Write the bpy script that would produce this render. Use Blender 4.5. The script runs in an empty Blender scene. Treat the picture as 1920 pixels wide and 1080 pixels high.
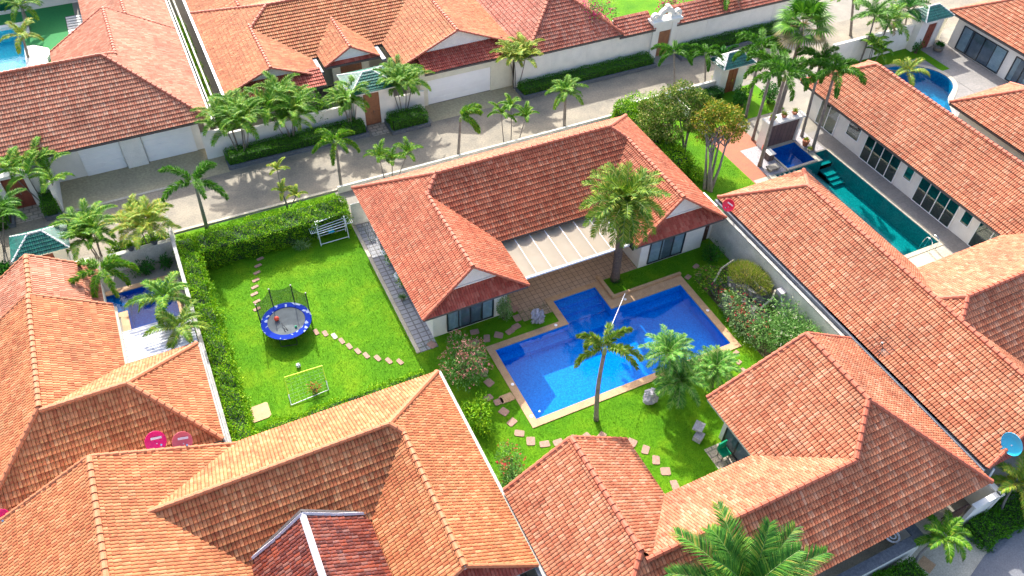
import bpy, bmesh, math, random
import numpy as np
from mathutils import Vector, Matrix

# ------------------------------------------------------------------ camera, light, exposure
S = bpy.context.scene
C = S.collection
R = math.radians
YAW, PITCH, ROLL, FPX, CH = 0.481785, 0.809032, 0.044754, 1506.3, 34.0
_f = np.array([math.sin(YAW)*math.cos(PITCH), math.cos(YAW)*math.cos(PITCH), -math.sin(PITCH)])
_r = np.array([math.cos(YAW), -math.sin(YAW), 0.0])
_u = np.cross(_r, _f)
_r2 = _r*math.cos(ROLL)+_u*math.sin(ROLL)
_u2 = -_r*math.sin(ROLL)+_u*math.cos(ROLL)
cam = bpy.data.objects.new('camera', bpy.data.cameras.new('camera'))
C.objects.link(cam)
cam.matrix_world = Matrix(((_r2[0], _u2[0], -_f[0], 0), (_r2[1], _u2[1], -_f[1], 0),
                           (_r2[2], _u2[2], -_f[2], CH), (0, 0, 0, 1)))
cam.data.sensor_width = 36
cam.data.lens = FPX/1920*36
cam.data.clip_end = 1500
S.camera = cam

SUN_EL, SUN_AZ = 38.0, 8.0          # azimuth from +Y towards +X
w = bpy.data.worlds.new('World'); S.world = w; w.use_nodes = True
nt = w.node_tree; bg = nt.nodes['Background']
sky = nt.nodes.new('ShaderNodeTexSky'); sky.sky_type = 'NISHITA'; sky.sun_disc = False
sky.sun_elevation = R(SUN_EL); sky.sun_rotation = R(SUN_AZ); sky.dust_density = 3.5; sky.air_density = 0.8; sky.ozone_density = 0.6
nt.links.new(sky.outputs[0], bg.inputs[0]); bg.inputs[1].default_value = 0.15
sl = bpy.data.lights.new('sun', 'SUN'); sl.energy = 2.65; sl.angle = R(0.5); sl.color = (1, 0.96, 0.88)
so = bpy.data.objects.new('sun', sl); C.objects.link(so)
so.rotation_euler = Vector((-math.sin(R(SUN_AZ))*math.cos(R(SUN_EL)), -math.cos(R(SUN_AZ))*math.cos(R(SUN_EL)),
                            -math.sin(R(SUN_EL)))).to_track_quat('-Z', 'Y').to_euler()
so.location = (0, 60, 60)
S.view_settings.view_transform = 'Standard'; S.view_settings.look = 'None'
S.view_settings.exposure = 1.75; S.view_settings.gamma = 1
S.render.resolution_x = 1024; S.render.resolution_y = 576

# a surveyor's helper: the point at height z seen at a pixel of the 1920 x 1080 photograph
def G(px, py, z=0.0):
    d = _f+_r2*(px-960)/FPX-_u2*(py-540)/FPX
    t = (z-CH)/d[2]
    return Vector((d[0]*t, d[1]*t, z))
def proj(x, y, z):
    v = np.array([x, y, z-CH]); q = v@_f
    return 960+FPX*(v@_r2)/q, 540-FPX*(v@_u2)/q
def height(b, t):
    best = (1e9, 1)
    for k in range(4, 240):
        z = k*0.05
        p = proj(b[0], b[1], z); e = (p[0]-t[0])**2+(p[1]-t[1])**2
        if e < best[0]: best = (e, z)
    return best[1]

rng = np.random.default_rng(7)
random.seed(7)

# ------------------------------------------------------------------ materials
M = {}
def lnk(nt, a, b): nt.links.new(a, b)
def new_mat(name):
    m = bpy.data.materials.new(name); m.use_nodes = True
    nt = m.node_tree; b = nt.nodes['Principled BSDF']; M[name] = m
    return m, nt, b
def ramp(nt, cols, interp='LINEAR'):
    r = nt.nodes.new('ShaderNodeValToRGB'); cr = r.color_ramp; cr.interpolation = interp
    while len(cr.elements) < len(cols): cr.elements.new(0.5)
    for i, c in enumerate(cols):
        cr.elements[i].position = c[0]; cr.elements[i].color = (*c[1], 1)
    return r
def noise(nt, scale, detail=4, rough=0.6, obj=True):
    tc = nt.nodes.new('ShaderNodeTexCoord'); n = nt.nodes.new('ShaderNodeTexNoise')
    n.inputs['Scale'].default_value = scale; n.inputs['Detail'].default_value = detail
    n.inputs['Roughness'].default_value = rough
    lnk(nt, tc.outputs['Object'], n.inputs['Vector']); return n
def mixc(nt, a, b, fac, mode='MIX'):
    m = nt.nodes.new('ShaderNodeMix'); m.data_type = 'RGBA'; m.blend_type = mode
    for s, v in ((m.inputs[6], a), (m.inputs[7], b), (m.inputs[0], fac)):
        if isinstance(v, (int, float)): s.default_value = v
        elif isinstance(v, tuple): s.default_value = (*v, 1)
        else: lnk(nt, v, s)
    return m.outputs[2]
def simple(name, c1, c2=None, scale=3, rough=0.7, metal=0, fine=None, spec=0.5, bump=0, lo=.35, hi=.65):
    m, nt, b = new_mat(name)
    b.inputs['Roughness'].default_value = rough; b.inputs['Metallic'].default_value = metal
    b.inputs['Specular IOR Level'].default_value = spec
    c2 = c2 or tuple(v*0.86 for v in c1)
    n = noise(nt, scale, 6); r = ramp(nt, [(lo, c1), (hi, c2)])
    lnk(nt, n.outputs[0], r.inputs[0]); out = r.outputs[0]
    if fine:
        n2 = noise(nt, fine, 3); r2 = ramp(nt, [(.3, (.72, .72, .72)), (.7, (1.15, 1.15, 1.15))])
        lnk(nt, n2.outputs[0], r2.inputs[0]); out = mixc(nt, out, r2.outputs[0], 1.0, 'MULTIPLY')
        if bump:
            bp = nt.nodes.new('ShaderNodeBump'); bp.inputs['Strength'].default_value = bump
            bp.inputs['Distance'].default_value = 0.03
            lnk(nt, n2.outputs[0], bp.inputs['Height']); lnk(nt, bp.outputs[0], b.inputs['Normal'])
    lnk(nt, out, b.inputs['Base Color'])
    return m
def tile_mat(name, cols, rough=0.75, weather=(.34, .28, .18), wamt=0.35, spec=0.3):
    m, nt, b = new_mat(name)
    b.inputs['Roughness'].default_value = rough; b.inputs['Specular IOR Level'].default_value = spec
    uv = nt.nodes.new('ShaderNodeUVMap'); fl = nt.nodes.new('ShaderNodeVectorMath'); fl.operation = 'FLOOR'
    lnk(nt, uv.outputs[0], fl.inputs[0])
    wn = nt.nodes.new('ShaderNodeTexWhiteNoise'); wn.noise_dimensions = '2D'; lnk(nt, fl.outputs[0], wn.inputs['Vector'])
    r = ramp(nt, cols); lnk(nt, wn.outputs[0], r.inputs[0])
    n = noise(nt, 0.55, 5); r2 = ramp(nt, [(.40, (1, 1, 1)), (.68, (.70, .67, .66))])
    lnk(nt, n.outputs[0], r2.inputs[0]); o = mixc(nt, r.outputs[0], r2.outputs[0], 1.0, 'MULTIPLY')
    n4 = noise(nt, 2.6, 8, .7); r4 = ramp(nt, [(.48, (1, 1, 1)), (.74, (.66, .62, .6))]); lnk(nt, n4.outputs[0], r4.inputs[0]); o = mixc(nt, o, r4.outputs[0], 1.0, 'MULTIPLY')
    n3 = noise(nt, 9, 5); r3 = ramp(nt, [(.52, (0, 0, 0)), (.72, (wamt, wamt, wamt))])
    lnk(nt, n3.outputs[0], r3.inputs[0]); o = mixc(nt, o, weather, r3.outputs[0])
    lnk(nt, o, b.inputs['Base Color'])
    return m
# orange family, each house with its own batch of tiles
tile_mat('tile_coral', [(0, (.36, .082, .038)), (.4, (.425, .115, .055)), (.8, (.455, .142, .07)), (1, (.50, .20, .115))])
tile_mat('tile_orange', [(0, (.37, .10, .038)), (.35, (.44, .145, .057)), (.75, (.48, .175, .072)), (1, (.52, .235, .11))], weather=(.36, .27, .09), wamt=.5)
tile_mat('tile_peach', [(0, (.36, .10, .046)), (.4, (.425, .145, .07)), (.8, (.45, .175, .09)), (1, (.50, .235, .14))])
tile_mat('tile_salmon', [(0, (.41, .13, .07)), (.4, (.47, .18, .105)), (.8, (.50, .22, .13)), (1, (.54, .28, .18))])
tile_mat('tile_red', [(0, (.40, .075, .048)), (.5, (.47, .105, .066)), (1, (.54, .17, .11))], wamt=.2)
tile_mat('tile_rose', [(0, (.38, .095, .055)), (.5, (.44, .14, .085)), (1, (.50, .22, .15))], wamt=.2)
tile_mat('tile_glazed_red', [(0, (.09, .018, .010)), (.4, (.16, .03, .014)), (.7, (.25, .05, .02)), (1, (.22, .09, .065))], rough=.35, wamt=.3, weather=(.26, .2, .22), spec=.3)
tile_mat('tile_green', [(0, (.005, .10, .075)), (1, (.01, .17, .12))], rough=.3, wamt=.15, spec=.5)
simple('ridge_coral', (.44, .12, .06), (.38, .09, .045), 5, fine=40)
simple('ridge_orange', (.48, .16, .065), (.42, .13, .05), 5, fine=40)
simple('ridge_grey', (.62, .6, .62), (.45, .43, .47), 3, fine=30)
simple('white_paint', (.80, .77, .70), (.70, .68, .62), 1.2, rough=.8, fine=60)
simple('cream_paint', (.74, .71, .56), (.64, .62, .48), 1.0, rough=.8, fine=60)
simple('old_wall', (.64, .63, .56), (.48, .49, .43), 1.3, rough=.85, fine=25)
simple('garage_white', (.82, .82, .80), (.76, .76, .75), .8, rough=.5)
simple('fascia_dark', (.10, .085, .08), (.07, .06, .06), 4)
simple('fascia_light', (.42, .41, .38), (.36, .35, .32), 4)
simple('wood_door', (.30, .13, .06), (.22, .09, .045), 6, rough=.5, fine=50)
simple('wood_red', (.28, .07, .04), (.2, .05, .03), 6, rough=.5, fine=50)
simple('wood_dark', (.10, .04, .025), (.07, .03, .02), 6, rough=.5, fine=50)
simple('frame_black', (.015, .017, .02), (.02, .022, .026), 5, rough=.35)
simple('frame_white', (.8, .82, .82), (.72, .74, .75), 5, rough=.4)
simple('metal_white', (.82, .84, .86), (.74, .76, .78), 5, rough=.35)
simple('metal_dark', (.02, .022, .03), (.03, .03, .04), 5, rough=.4)
simple('metal_chrome', (.7, .72, .74), (.6, .62, .64), 5, rough=.15, metal=1)
simple('road', (.28, .24, .175), (.155, .14, .11), .55, rough=.8, fine=9, lo=.35, hi=.7)
simple('road_dark', (.15, .155, .17), (.2, .2, .21), .5, rough=.85, fine=20)
simple('driveway', (.42, .36, .21), (.31, .27, .17), .45, rough=.8, fine=6, lo=.3, hi=.7)
simple('concrete', (.27, .245, .20), (.2, .185, .155), .8, rough=.85, fine=18)
simple('concrete_pale', (.50, .45, .34), (.40, .36, .28), 1.2, rough=.8, fine=14)
simple('soil', (.12, .075, .045), (.08, .055, .035), 2, rough=.95, fine=20)
simple('sandstone', (.50, .32, .17), (.42, .25, .13), 2.5, rough=.75, fine=22)
simple('coping_dirty', (.42, .41, .38), (.26, .26, .24), 2.2, rough=.85, fine=20)
simple('stone_pink', (.42, .24, .18), (.33, .2, .15), 6, rough=.85, fine=40)
simple('stone_white', (.48, .46, .48), (.30, .28, .32), 4, rough=.8, fine=20, bump=.5)
simple('stone_grey', (.16, .15, .14), (.07, .075, .07), 3.5, rough=.9, fine=14, bump=.8)
simple('stone_kerb', (.13, .15, .17), (.07, .08, .10), 8, rough=.6, fine=20)
simple('red_paving', (.42, .14, .07), (.34, .12, .07), 2, rough=.85, fine=25)
simple('pebble', (.42, .40, .40), (.22, .2, .22), 9, rough=.8)
simple('trunk_grey', (.24, .21, .18), (.15, .135, .12), 4, rough=.9, fine=25, bump=.4)
simple('trunk_brown', (.16, .11, .08), (.09, .065, .05), 8, rough=.95, fine=30, bump=.8)
simple('trunk_green', (.22, .30, .10), (.16, .24, .07), 4, rough=.6)
pass
simple('terracotta', (.45, .16, .08), (.36, .12, .06), 6)
simple('lime_plastic', (.55, .75, .03), (.5, .7, .03), 4, rough=.4)
simple('red_plastic', (.75, .08, .03), (.7, .07, .03), 4, rough=.4)
simple('white_plastic', (.82, .82, .84), (.78, .78, .8), 4, rough=.4)
simple('black_rubber', (.02, .02, .025), (.025, .025, .03), 4, rough=.5)
simple('mat_grey', (.13, .15, .155), (.10, .115, .12), 3, rough=.9, spec=.1)
simple('dish_magenta', (.72, .0, .16), (.66, .0, .14), 3, rough=.35)
simple('dish_pink', (.62, .12, .16), (.56, .10, .14), 3, rough=.45)
simple('dish_red', (.72, .01, .06), (.66, .01, .05), 3, rough=.35)
simple('dish_blue', (.02, .42, .66), (.02, .38, .6), 3, rough=.35)
simple('jade', (.0, .28, .14), (.0, .2, .1), 8, rough=.35)
simple('turf_carpet', (.02, .22, .05), (.015, .18, .045), 6, rough=.9, fine=60)
simple('metal_roof', (.50, .52, .56), (.44, .46, .5), 2, rough=.4)
simple('gutter_grey', (.16, .18, .21), (.11, .12, .15), 3, rough=.6)
simple('purple_cloth', (.12, .03, .3), (.1, .03, .26), 4)
simple('curtain', (.28, .36, .38), (.2, .27, .3), 3, rough=.8)

def leaf_mat(name, cols, trans=.22, rough=.6):
    m, nt, b = new_mat(name)
    g = nt.nodes.new('ShaderNodeNewGeometry'); r = ramp(nt, cols)
    lnk(nt, g.outputs['Random Per Island'], r.inputs[0])
    n = noise(nt, 1.1, 3); r2 = ramp(nt, [(.35, (.6, .68, .65)), (.65, (1.0, 1.0, .85))]); lnk(nt, n.outputs[0], r2.inputs[0])
    o = mixc(nt, r.outputs[0], r2.outputs[0], 1.0, 'MULTIPLY')
    b.inputs['Roughness'].default_value = rough; b.inputs['Specular IOR Level'].default_value = .18
    lnk(nt, o, b.inputs['Base Color'])
    t = nt.nodes.new('ShaderNodeBsdfTranslucent'); lnk(nt, o, t.inputs[0])
    mx = nt.nodes.new('ShaderNodeMixShader'); mx.inputs[0].default_value = trans
    lnk(nt, b.outputs[0], mx.inputs[1]); lnk(nt, t.outputs[0], mx.inputs[2])
    lnk(nt, mx.outputs[0], nt.nodes['Material Output'].inputs[0])
    return m
leaf_mat('leaf_hedge', [(0, (.08, .25, .006)), (.4, (.18, .42, .008)), (.8, (.30, .52, .012)), (1, (.42, .56, .02))])
leaf_mat('leaf_clipped', [(0, (.035, .15, .006)), (.5, (.075, .25, .008)), (1, (.14, .36, .012))])
leaf_mat('leaf_areca', [(0, (.045, .16, .01)), (.5, (.10, .28, .012)), (.88, (.25, .42, .03)), (1, (.42, .42, .05))])
leaf_mat('leaf_yellow', [(0, (.1, .24, .02)), (.4, (.22, .36, .03)), (.8, (.42, .42, .05)), (1, (.5, .32, .05))])
leaf_mat('leaf_date', [(0, (.055, .16, .012)), (.45, (.14, .28, .02)), (.85, (.30, .39, .04)), (1, (.42, .37, .07))])
leaf_mat('leaf_deep', [(0, (.015, .09, .01)), (.5, (.03, .17, .015)), (1, (.08, .28, .03))])
leaf_mat('leaf_foxtail', [(0, (.025, .11, .008)), (.5, (.065, .21, .012)), (1, (.16, .36, .025))])
leaf_mat('leaf_front', [(0, (.02, .10, .012)), (.5, (.05, .18, .02)), (.9, (.13, .27, .03)), (1, (.3, .27, .05))])
leaf_mat('leaf_pygmy', [(0, (.03, .16, .02)), (.5, (.10, .30, .035)), (1, (.28, .45, .08))])
leaf_mat('leaf_oleander', [(0, (.06, .2, .03)), (.5, (.13, .3, .06)), (1, (.25, .4, .12))])
leaf_mat('leaf_pale', [(0, (.12, .25, .08)), (.5, (.22, .38, .12)), (1, (.42, .52, .25))])
leaf_mat('leaf_autumn', [(0, (.08, .17, .015)), (.45, (.2, .3, .02)), (.75, (.45, .38, .03)), (1, (.5, .27, .06))])
leaf_mat('leaf_olive', [(0, (.06, .16, .015)), (.5, (.15, .26, .025)), (.8, (.34, .36, .07)), (1, (.42, .34, .18))])
leaf_mat('straw', [(0, (.28, .2, .08)), (1, (.5, .38, .2))], trans=.2)
leaf_mat('petal_pink', [(0, (.55, .12, .13)), (.6, (.75, .28, .28)), (1, (.8, .45, .4))])
leaf_mat('petal_magenta', [(0, (.5, .01, .14)), (1, (.75, .05, .3))])
leaf_mat('petal_red', [(0, (.5, .01, .04)), (1, (.75, .06, .12))])
leaf_mat('petal_white', [(0, (.7, .6, .5)), (1, (.85, .8, .7))])
leaf_mat('grass_blade', [(0, (.05, .17, .004)), (.5, (.09, .25, .004)), (1, (.17, .33, .01))], trans=.3)
leaf_mat('grass_wild', [(0, (.14, .26, .02)), (.5, (.28, .36, .03)), (1, (.5, .36, .16))])
def lawn_mat():
    m, nt, b = new_mat('lawn'); b.inputs['Roughness'].default_value = .9; b.inputs['Specular IOR Level'].default_value = .15
    n = noise(nt, .55, 5); r = ramp(nt, [(.32, (.06, .20, .004)), (.5, (.09, .25, .004)), (.68, (.15, .29, .006))])
    lnk(nt, n.outputs[0], r.inputs[0])
    n2 = noise(nt, 22, 5, .8); r2 = ramp(nt, [(.3, (.5, .55, .5)), (.7, (1.25, 1.2, 1.1))]); lnk(nt, n2.outputs[0], r2.inputs[0])
    lnk(nt, mixc(nt, r.outputs[0], r2.outputs[0], 1.0, 'MULTIPLY'), b.inputs['Base Color'])
    bp = nt.nodes.new('ShaderNodeBump'); bp.inputs['Strength'].default_value = .7; bp.inputs['Distance'].default_value = .04
    lnk(nt, n2.outputs[0], bp.inputs['Height']); lnk(nt, bp.outputs[0], b.inputs['Normal'])
lawn_mat()
def grid_mat(name, c1, c2, joint, w, h, mortar=.03, off=0.0, rough=.75):
    m, nt, b = new_mat(name); b.inputs['Roughness'].default_value = rough
    tc = nt.nodes.new('ShaderNodeTexCoord'); br = nt.nodes.new('ShaderNodeTexBrick')
    br.offset = off; br.inputs['Scale'].default_value = 1
    br.inputs['Brick Width'].default_value = w; br.inputs['Row Height'].default_value = h
    br.inputs['Mortar Size'].default_value = mortar; br.inputs['Mortar Smooth'].default_value = .1
    br.inputs['Color1'].default_value = (*c1, 1); br.inputs['Color2'].default_value = (*c2, 1); br.inputs['Mortar'].default_value = (*joint, 1)
    lnk(nt, tc.outputs['Object'], br.inputs['Vector'])
    n2 = noise(nt, 7, 5); r2 = ramp(nt, [(.3, (.78, .78, .78)), (.7, (1.1, 1.1, 1.1))]); lnk(nt, n2.outputs[0], r2.inputs[0])
    lnk(nt, mixc(nt, br.outputs[0], r2.outputs[0], 1.0, 'MULTIPLY'), b.inputs['Base Color'])
grid_mat('paver_beige', (.46, .31, .2), (.40, .27, .17), (.2, .135, .09), .33, .33, .018)
grid_mat('paver_grey', (.36, .36, .37), (.30, .30, .32), (.16, .15, .15), .42, .33, .035)
grid_mat('deck_grey', (.27, .25, .23), (.23, .215, .2), (.2, .2, .2), .9, .45, .012, .5)
grid_mat('stone_cladding', (.16, .10, .085), (.09, .06, .06), (.05, .04, .04), .35, .14, .02, .5)
grid_mat('flagstone', (.55, .45, .33), (.42, .36, .30), (.25, .22, .18), .5, .35, .04, .4)
grid_mat('slat_white', (.75, .75, .73), (.7, .7, .68), (.12, .14, .12), 3, .22, .08)
def water_mat(name, tint, ripple=.07, wscale=3.5):
    m, nt, b = new_mat(name)
    tr = nt.nodes.new('ShaderNodeBsdfTransparent'); tr.inputs[0].default_value = (*tint, 1)
    gl = nt.nodes.new('ShaderNodeBsdfGlossy'); gl.inputs['Roughness'].default_value = .03; gl.inputs[0].default_value = (.4, .45, .5, 1)
    n = noise(nt, wscale, 3, .5); bp = nt.nodes.new('ShaderNodeBump'); bp.inputs['Strength'].default_value = ripple
    bp.inputs['Distance'].default_value = .05; lnk(nt, n.outputs[0], bp.inputs['Height']); lnk(nt, bp.outputs[0], gl.inputs['Normal'])
    fr = nt.nodes.new('ShaderNodeFresnel'); fr.inputs[0].default_value = 1.33; lnk(nt, bp.outputs[0], fr.inputs['Normal'])
    ge = nt.nodes.new('ShaderNodeNewGeometry'); iv = nt.nodes.new('ShaderNodeMath'); iv.operation = 'SUBTRACT'; iv.inputs[0].default_value = 1; lnk(nt, ge.outputs['Backfacing'], iv.inputs[1])
    mu = nt.nodes.new('ShaderNodeMath'); mu.operation = 'MULTIPLY'; lnk(nt, fr.outputs[0], mu.inputs[0]); lnk(nt, iv.outputs[0], mu.inputs[1])   # seen from below the film only transmits
    mx = nt.nodes.new('ShaderNodeMixShader'); lnk(nt, mu.outputs[0], mx.inputs[0]); lnk(nt, tr.outputs[0], mx.inputs[1]); lnk(nt, gl.outputs[0], mx.inputs[2])
    lnk(nt, mx.outputs[0], nt.nodes['Material Output'].inputs[0]); nt.nodes.remove(b)
water_mat('water_blue', (.12, .74, 1.0)); water_mat('water_deep', (.08, .5, .95)); water_mat('water_green', (.2, .85, .82)); water_mat('water_cyan', (.55, .92, .95))
def mosaic(name, c1, c2, c3):
    m, nt, b = new_mat(name); b.inputs['Roughness'].default_value = .5
    tc = nt.nodes.new('ShaderNodeTexCoord'); v = nt.nodes.new('ShaderNodeTexVoronoi'); v.inputs['Scale'].default_value = 14
    lnk(nt, tc.outputs['Object'], v.inputs['Vector']); r = ramp(nt, [(0, c1), (.5, c2), (1, c3)]); lnk(nt, v.outputs['Color'], r.inputs[0])
    # tile tones vary by cell; the pale ones also paint in ripple light
    lnk(nt, r.outputs[0], b.inputs['Base Color'])
mosaic('mosaic_blue', (.004, .16, .46), (.008, .23, .56), (.03, .33, .66))
mosaic('mosaic_navy', (.004, .12, .35), (.008, .18, .42), (.02, .28, .52))
mosaic('mosaic_teal', (.008, .14, .16), (.012, .2, .22), (.03, .28, .29))
mosaic('mosaic_aqua', (.02, .35, .5), (.04, .5, .6), (.1, .6, .68))
def glass_mat(name, tint, base=.25):
    m, nt, b = new_mat(name)
    tr = nt.nodes.new('ShaderNodeBsdfTransparent'); tr.inputs[0].default_value = (*tint, 1)
    gl = nt.nodes.new('ShaderNodeBsdfGlossy'); gl.inputs['Roughness'].default_value = .02; gl.inputs[0].default_value = (.85, .95, 1, 1)
    fr = nt.nodes.new('ShaderNodeFresnel'); fr.inputs[0].default_value = 1.55
    ad = nt.nodes.new('ShaderNodeMath'); ad.operation = 'ADD'; ad.inputs[1].default_value = base; ad.use_clamp = True; lnk(nt, fr.outputs[0], ad.inputs[0])
    ge = nt.nodes.new('ShaderNodeNewGeometry'); iv = nt.nodes.new('ShaderNodeMath'); iv.operation = 'SUBTRACT'; iv.inputs[0].default_value = 1; lnk(nt, ge.outputs['Backfacing'], iv.inputs[1])
    mu = nt.nodes.new('ShaderNodeMath'); mu.operation = 'MULTIPLY'; lnk(nt, ad.outputs[0], mu.inputs[0]); lnk(nt, iv.outputs[0], mu.inputs[1])
    mx = nt.nodes.new('ShaderNodeMixShader'); lnk(nt, mu.outputs[0], mx.inputs[0]); lnk(nt, tr.outputs[0], mx.inputs[1]); lnk(nt, gl.outputs[0], mx.inputs[2])
    lnk(nt, mx.outputs[0], nt.nodes['Material Output'].inputs[0]); nt.nodes.remove(b)
glass_mat('glass_dark', (.93, .97, 1.0), .01); glass_mat('glass_green', (.25, .6, .5), .12)
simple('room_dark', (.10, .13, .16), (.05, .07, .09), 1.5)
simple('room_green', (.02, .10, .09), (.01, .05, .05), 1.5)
def net_mat():
    m, nt, b = new_mat('net'); b.inputs['Base Color'].default_value = (.02, .03, .03, 1); b.inputs['Alpha'].default_value = .55
    b.inputs['Roughness'].default_value = .8
net_mat()
def band_mat():   # trampoline safety pad: blue with white marks
    m, nt, b = new_mat('pad_blue'); b.inputs['Roughness'].default_value = .9; b.inputs['Specular IOR Level'].default_value = .1
    tc = nt.nodes.new('ShaderNodeTexCoord'); v = nt.nodes.new('ShaderNodeTexVoronoi'); v.inputs['Scale'].default_value = 5.5
    lnk(nt, tc.outputs['Object'], v.inputs['Vector']); r = ramp(nt, [(.0, (.008, .03, .28)), (.72, (.015, .06, .34)), (.74, (.3, .36, .5))], 'CONSTANT')
    lnk(nt, v.outputs['Color'], r.inputs[0]); lnk(nt, r.outputs[0], b.inputs['Base Color'])
band_mat()
def soccer_mat():
    m, nt, b = new_mat('soccer'); b.inputs['Roughness'].default_value = .4
    tc = nt.nodes.new('ShaderNodeTexCoord'); v = nt.nodes.new('ShaderNodeTexVoronoi'); v.inputs['Scale'].default_value = 9
    lnk(nt, tc.outputs['Object'], v.inputs['Vector']); r = ramp(nt, [(.0, (.02, .02, .02)), (.28, (.85, .85, .85))], 'CONSTANT')
    lnk(nt, v.outputs['Distance'], r.inputs[0]); lnk(nt, r.outputs[0], b.inputs['Base Color'])
soccer_mat()

def fabric_mat():
    m, nt, b = new_mat('canopy_fabric'); b.inputs['Roughness'].default_value = .7
    n = noise(nt, .8, 4); r = ramp(nt, [(.35, (.50, .42, .32)), (.65, (.44, .37, .28))]); lnk(nt, n.outputs[0], r.inputs[0]); lnk(nt, r.outputs[0], b.inputs['Base Color'])
    t = nt.nodes.new('ShaderNodeBsdfTranslucent'); lnk(nt, r.outputs[0], t.inputs[0]); mx = nt.nodes.new('ShaderNodeMixShader'); mx.inputs[0].default_value = .4
    lnk(nt, b.outputs[0], mx.inputs[1]); lnk(nt, t.outputs[0], mx.inputs[2]); lnk(nt, mx.outputs[0], nt.nodes['Material Output'].inputs[0])
fabric_mat()

# ------------------------------------------------------------------ mesh helpers
class MB:
    def __init__(s): s.v = []; s.f = []; s.n = 0
    def add(s, vs, fs):
        s.v.append(np.asarray(vs, float).reshape(-1, 3)); s.f += [tuple(i+s.n for i in f) for f in fs]; s.n += len(s.v[-1]); return s
    def box(s, x0, x1, y0, y1, z0, z1):
        return s.add([(x0, y0, z0), (x1, y0, z0), (x1, y1, z0), (x0, y1, z0), (x0, y0, z1), (x1, y0, z1), (x1, y1, z1), (x0, y1, z1)],
                     [(0, 3, 2, 1), (4, 5, 6, 7), (0, 1, 5, 4), (1, 2, 6, 5), (2, 3, 7, 6), (3, 0, 4, 7)])
    def rbox(s, c, size, ang, z0, z1, taper=1.0):
        ca, sa = math.cos(ang), math.sin(ang); vs = []
        for z, k in ((z0, 1), (z1, taper)):
            for a, b in ((-1, -1), (1, -1), (1, 1), (-1, 1)):
                x, y = a*size[0]/2*k, b*size[1]/2*k; vs.append((c[0]+x*ca-y*sa, c[1]+x*sa+y*ca, z))
        return s.add(vs, [(0, 3, 2, 1), (4, 5, 6, 7), (0, 1, 5, 4), (1, 2, 6, 5), (2, 3, 7, 6), (3, 0, 4, 7)])
    def quad(s, a, b, c, d): return s.add([a, b, c, d], [(0, 1, 2, 3)])
    def prism(s, pts, z0, z1):
        n = len(pts)
        return s.add([(p[0], p[1], z0) for p in pts]+[(p[0], p[1], z1) for p in pts],
                     [tuple(range(n))[::-1], tuple(range(n, 2*n))]+[(i, (i+1) % n, (i+1) % n+n, i+n) for i in range(n)])
    def tube(s, pts, rad, n=6, cap=True):
        pts = [Vector(p) for p in pts]; m = len(pts)
        rad = [rad]*m if isinstance(rad, (int, float)) else rad
        vs = []; ref = None
        for i, p in enumerate(pts):
            t = (pts[min(i+1, m-1)]-pts[max(i-1, 0)]).normalized()
            if ref is None: ref = Vector((0, 0, 1)) if abs(t.z) < .9 else Vector((1, 0, 0))
            a = t.cross(ref).normalized(); b = a.cross(t).normalized(); ref = b
            for k in range(n):
                q = 2*math.pi*k/n; vs.append(p+(a*math.cos(q)+b*math.sin(q))*rad[i])
        fs = [(i*n+k, i*n+(k+1) % n, (i+1)*n+(k+1) % n, (i+1)*n+k) for i in range(m-1) for k in range(n)]
        if cap: fs += [tuple(range(n))[::-1], tuple(range((m-1)*n, m*n))]
        return s.add([tuple(v) for v in vs], fs)
    def lathe(s, c, prof, n=16):
        vs = []
        for r, z in prof:
            for k in range(n): q = 2*math.pi*k/n; vs.append((c[0]+r*math.cos(q), c[1]+r*math.sin(q), c[2]+z))
        m = len(prof); fs = [(i*n+k, i*n+(k+1) % n, (i+1)*n+(k+1) % n, (i+1)*n+k) for i in range(m-1) for k in range(n)]
        fs += [tuple(range(n))[::-1], tuple(range((m-1)*n, m*n))]
        return s.add(vs, fs)
    def blob(s, c, r, seed=0, amp=.2, n=12, fr=1.7):
        rr = random.Random(seed); ph = [(rr.uniform(-1, 1), rr.uniform(-1, 1), rr.uniform(-1, 1), rr.uniform(0, 6)) for _ in range(5)]
        vs = []
        for i in range(n+1):
            th = math.pi*i/n
            for k in range(2*n):
                q = math.pi*k/n; d = (math.sin(th)*math.cos(q), math.sin(th)*math.sin(q), math.cos(th))
                f = 1+sum(amp/(1+j*.5)*math.sin(fr*(1+j)*(d[0]*p[0]*2+d[1]*p[1]*2+d[2]*p[2]*2)+p[3]) for j, p in enumerate(ph))
                vs.append((c[0]+r[0]*d[0]*f, c[1]+r[1]*d[1]*f, c[2]+r[2]*d[2]*f))
        m = 2*n; return s.add(vs, [(i*m+k, i*m+(k+1) % m, (i+1)*m+(k+1) % m, (i+1)*m+k) for i in range(n) for k in range(m)])
    def leaves(s, P, D, U, L, W):
        # pointed leaves: base point P, direction D, side U, length L, width W (arrays)
        P = np.asarray(P); n = len(P); L = np.broadcast_to(L, (n,))[:, None]; W = np.broadcast_to(W, (n,))[:, None]
        v = np.stack([P, P+D*L*.5+U*W*.5, P+D*L, P+D*L*.5-U*W*.5], 1).reshape(-1, 3)
        s.add(v, [(4*i, 4*i+1, 4*i+2, 4*i+3) for i in range(n)]); return s
    def obj(s, name, mat, parent=None, smooth=False, origin=None):
        me = bpy.data.meshes.new(name)
        v = np.concatenate(s.v) if s.v else np.zeros((0, 3))
        if origin is not None: v = v-np.asarray(origin)[:3]
        me.from_pydata(v.tolist(), [], s.f); me.update()
        me.materials.append(M[mat])
        if smooth: me.polygons.foreach_set('use_smooth', [True]*len(me.polygons))
        o = bpy.data.objects.new(name, me); C.objects.link(o)
        if origin is not None: o.location = origin
        if parent is not None: put(o, parent)
        return o
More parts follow.
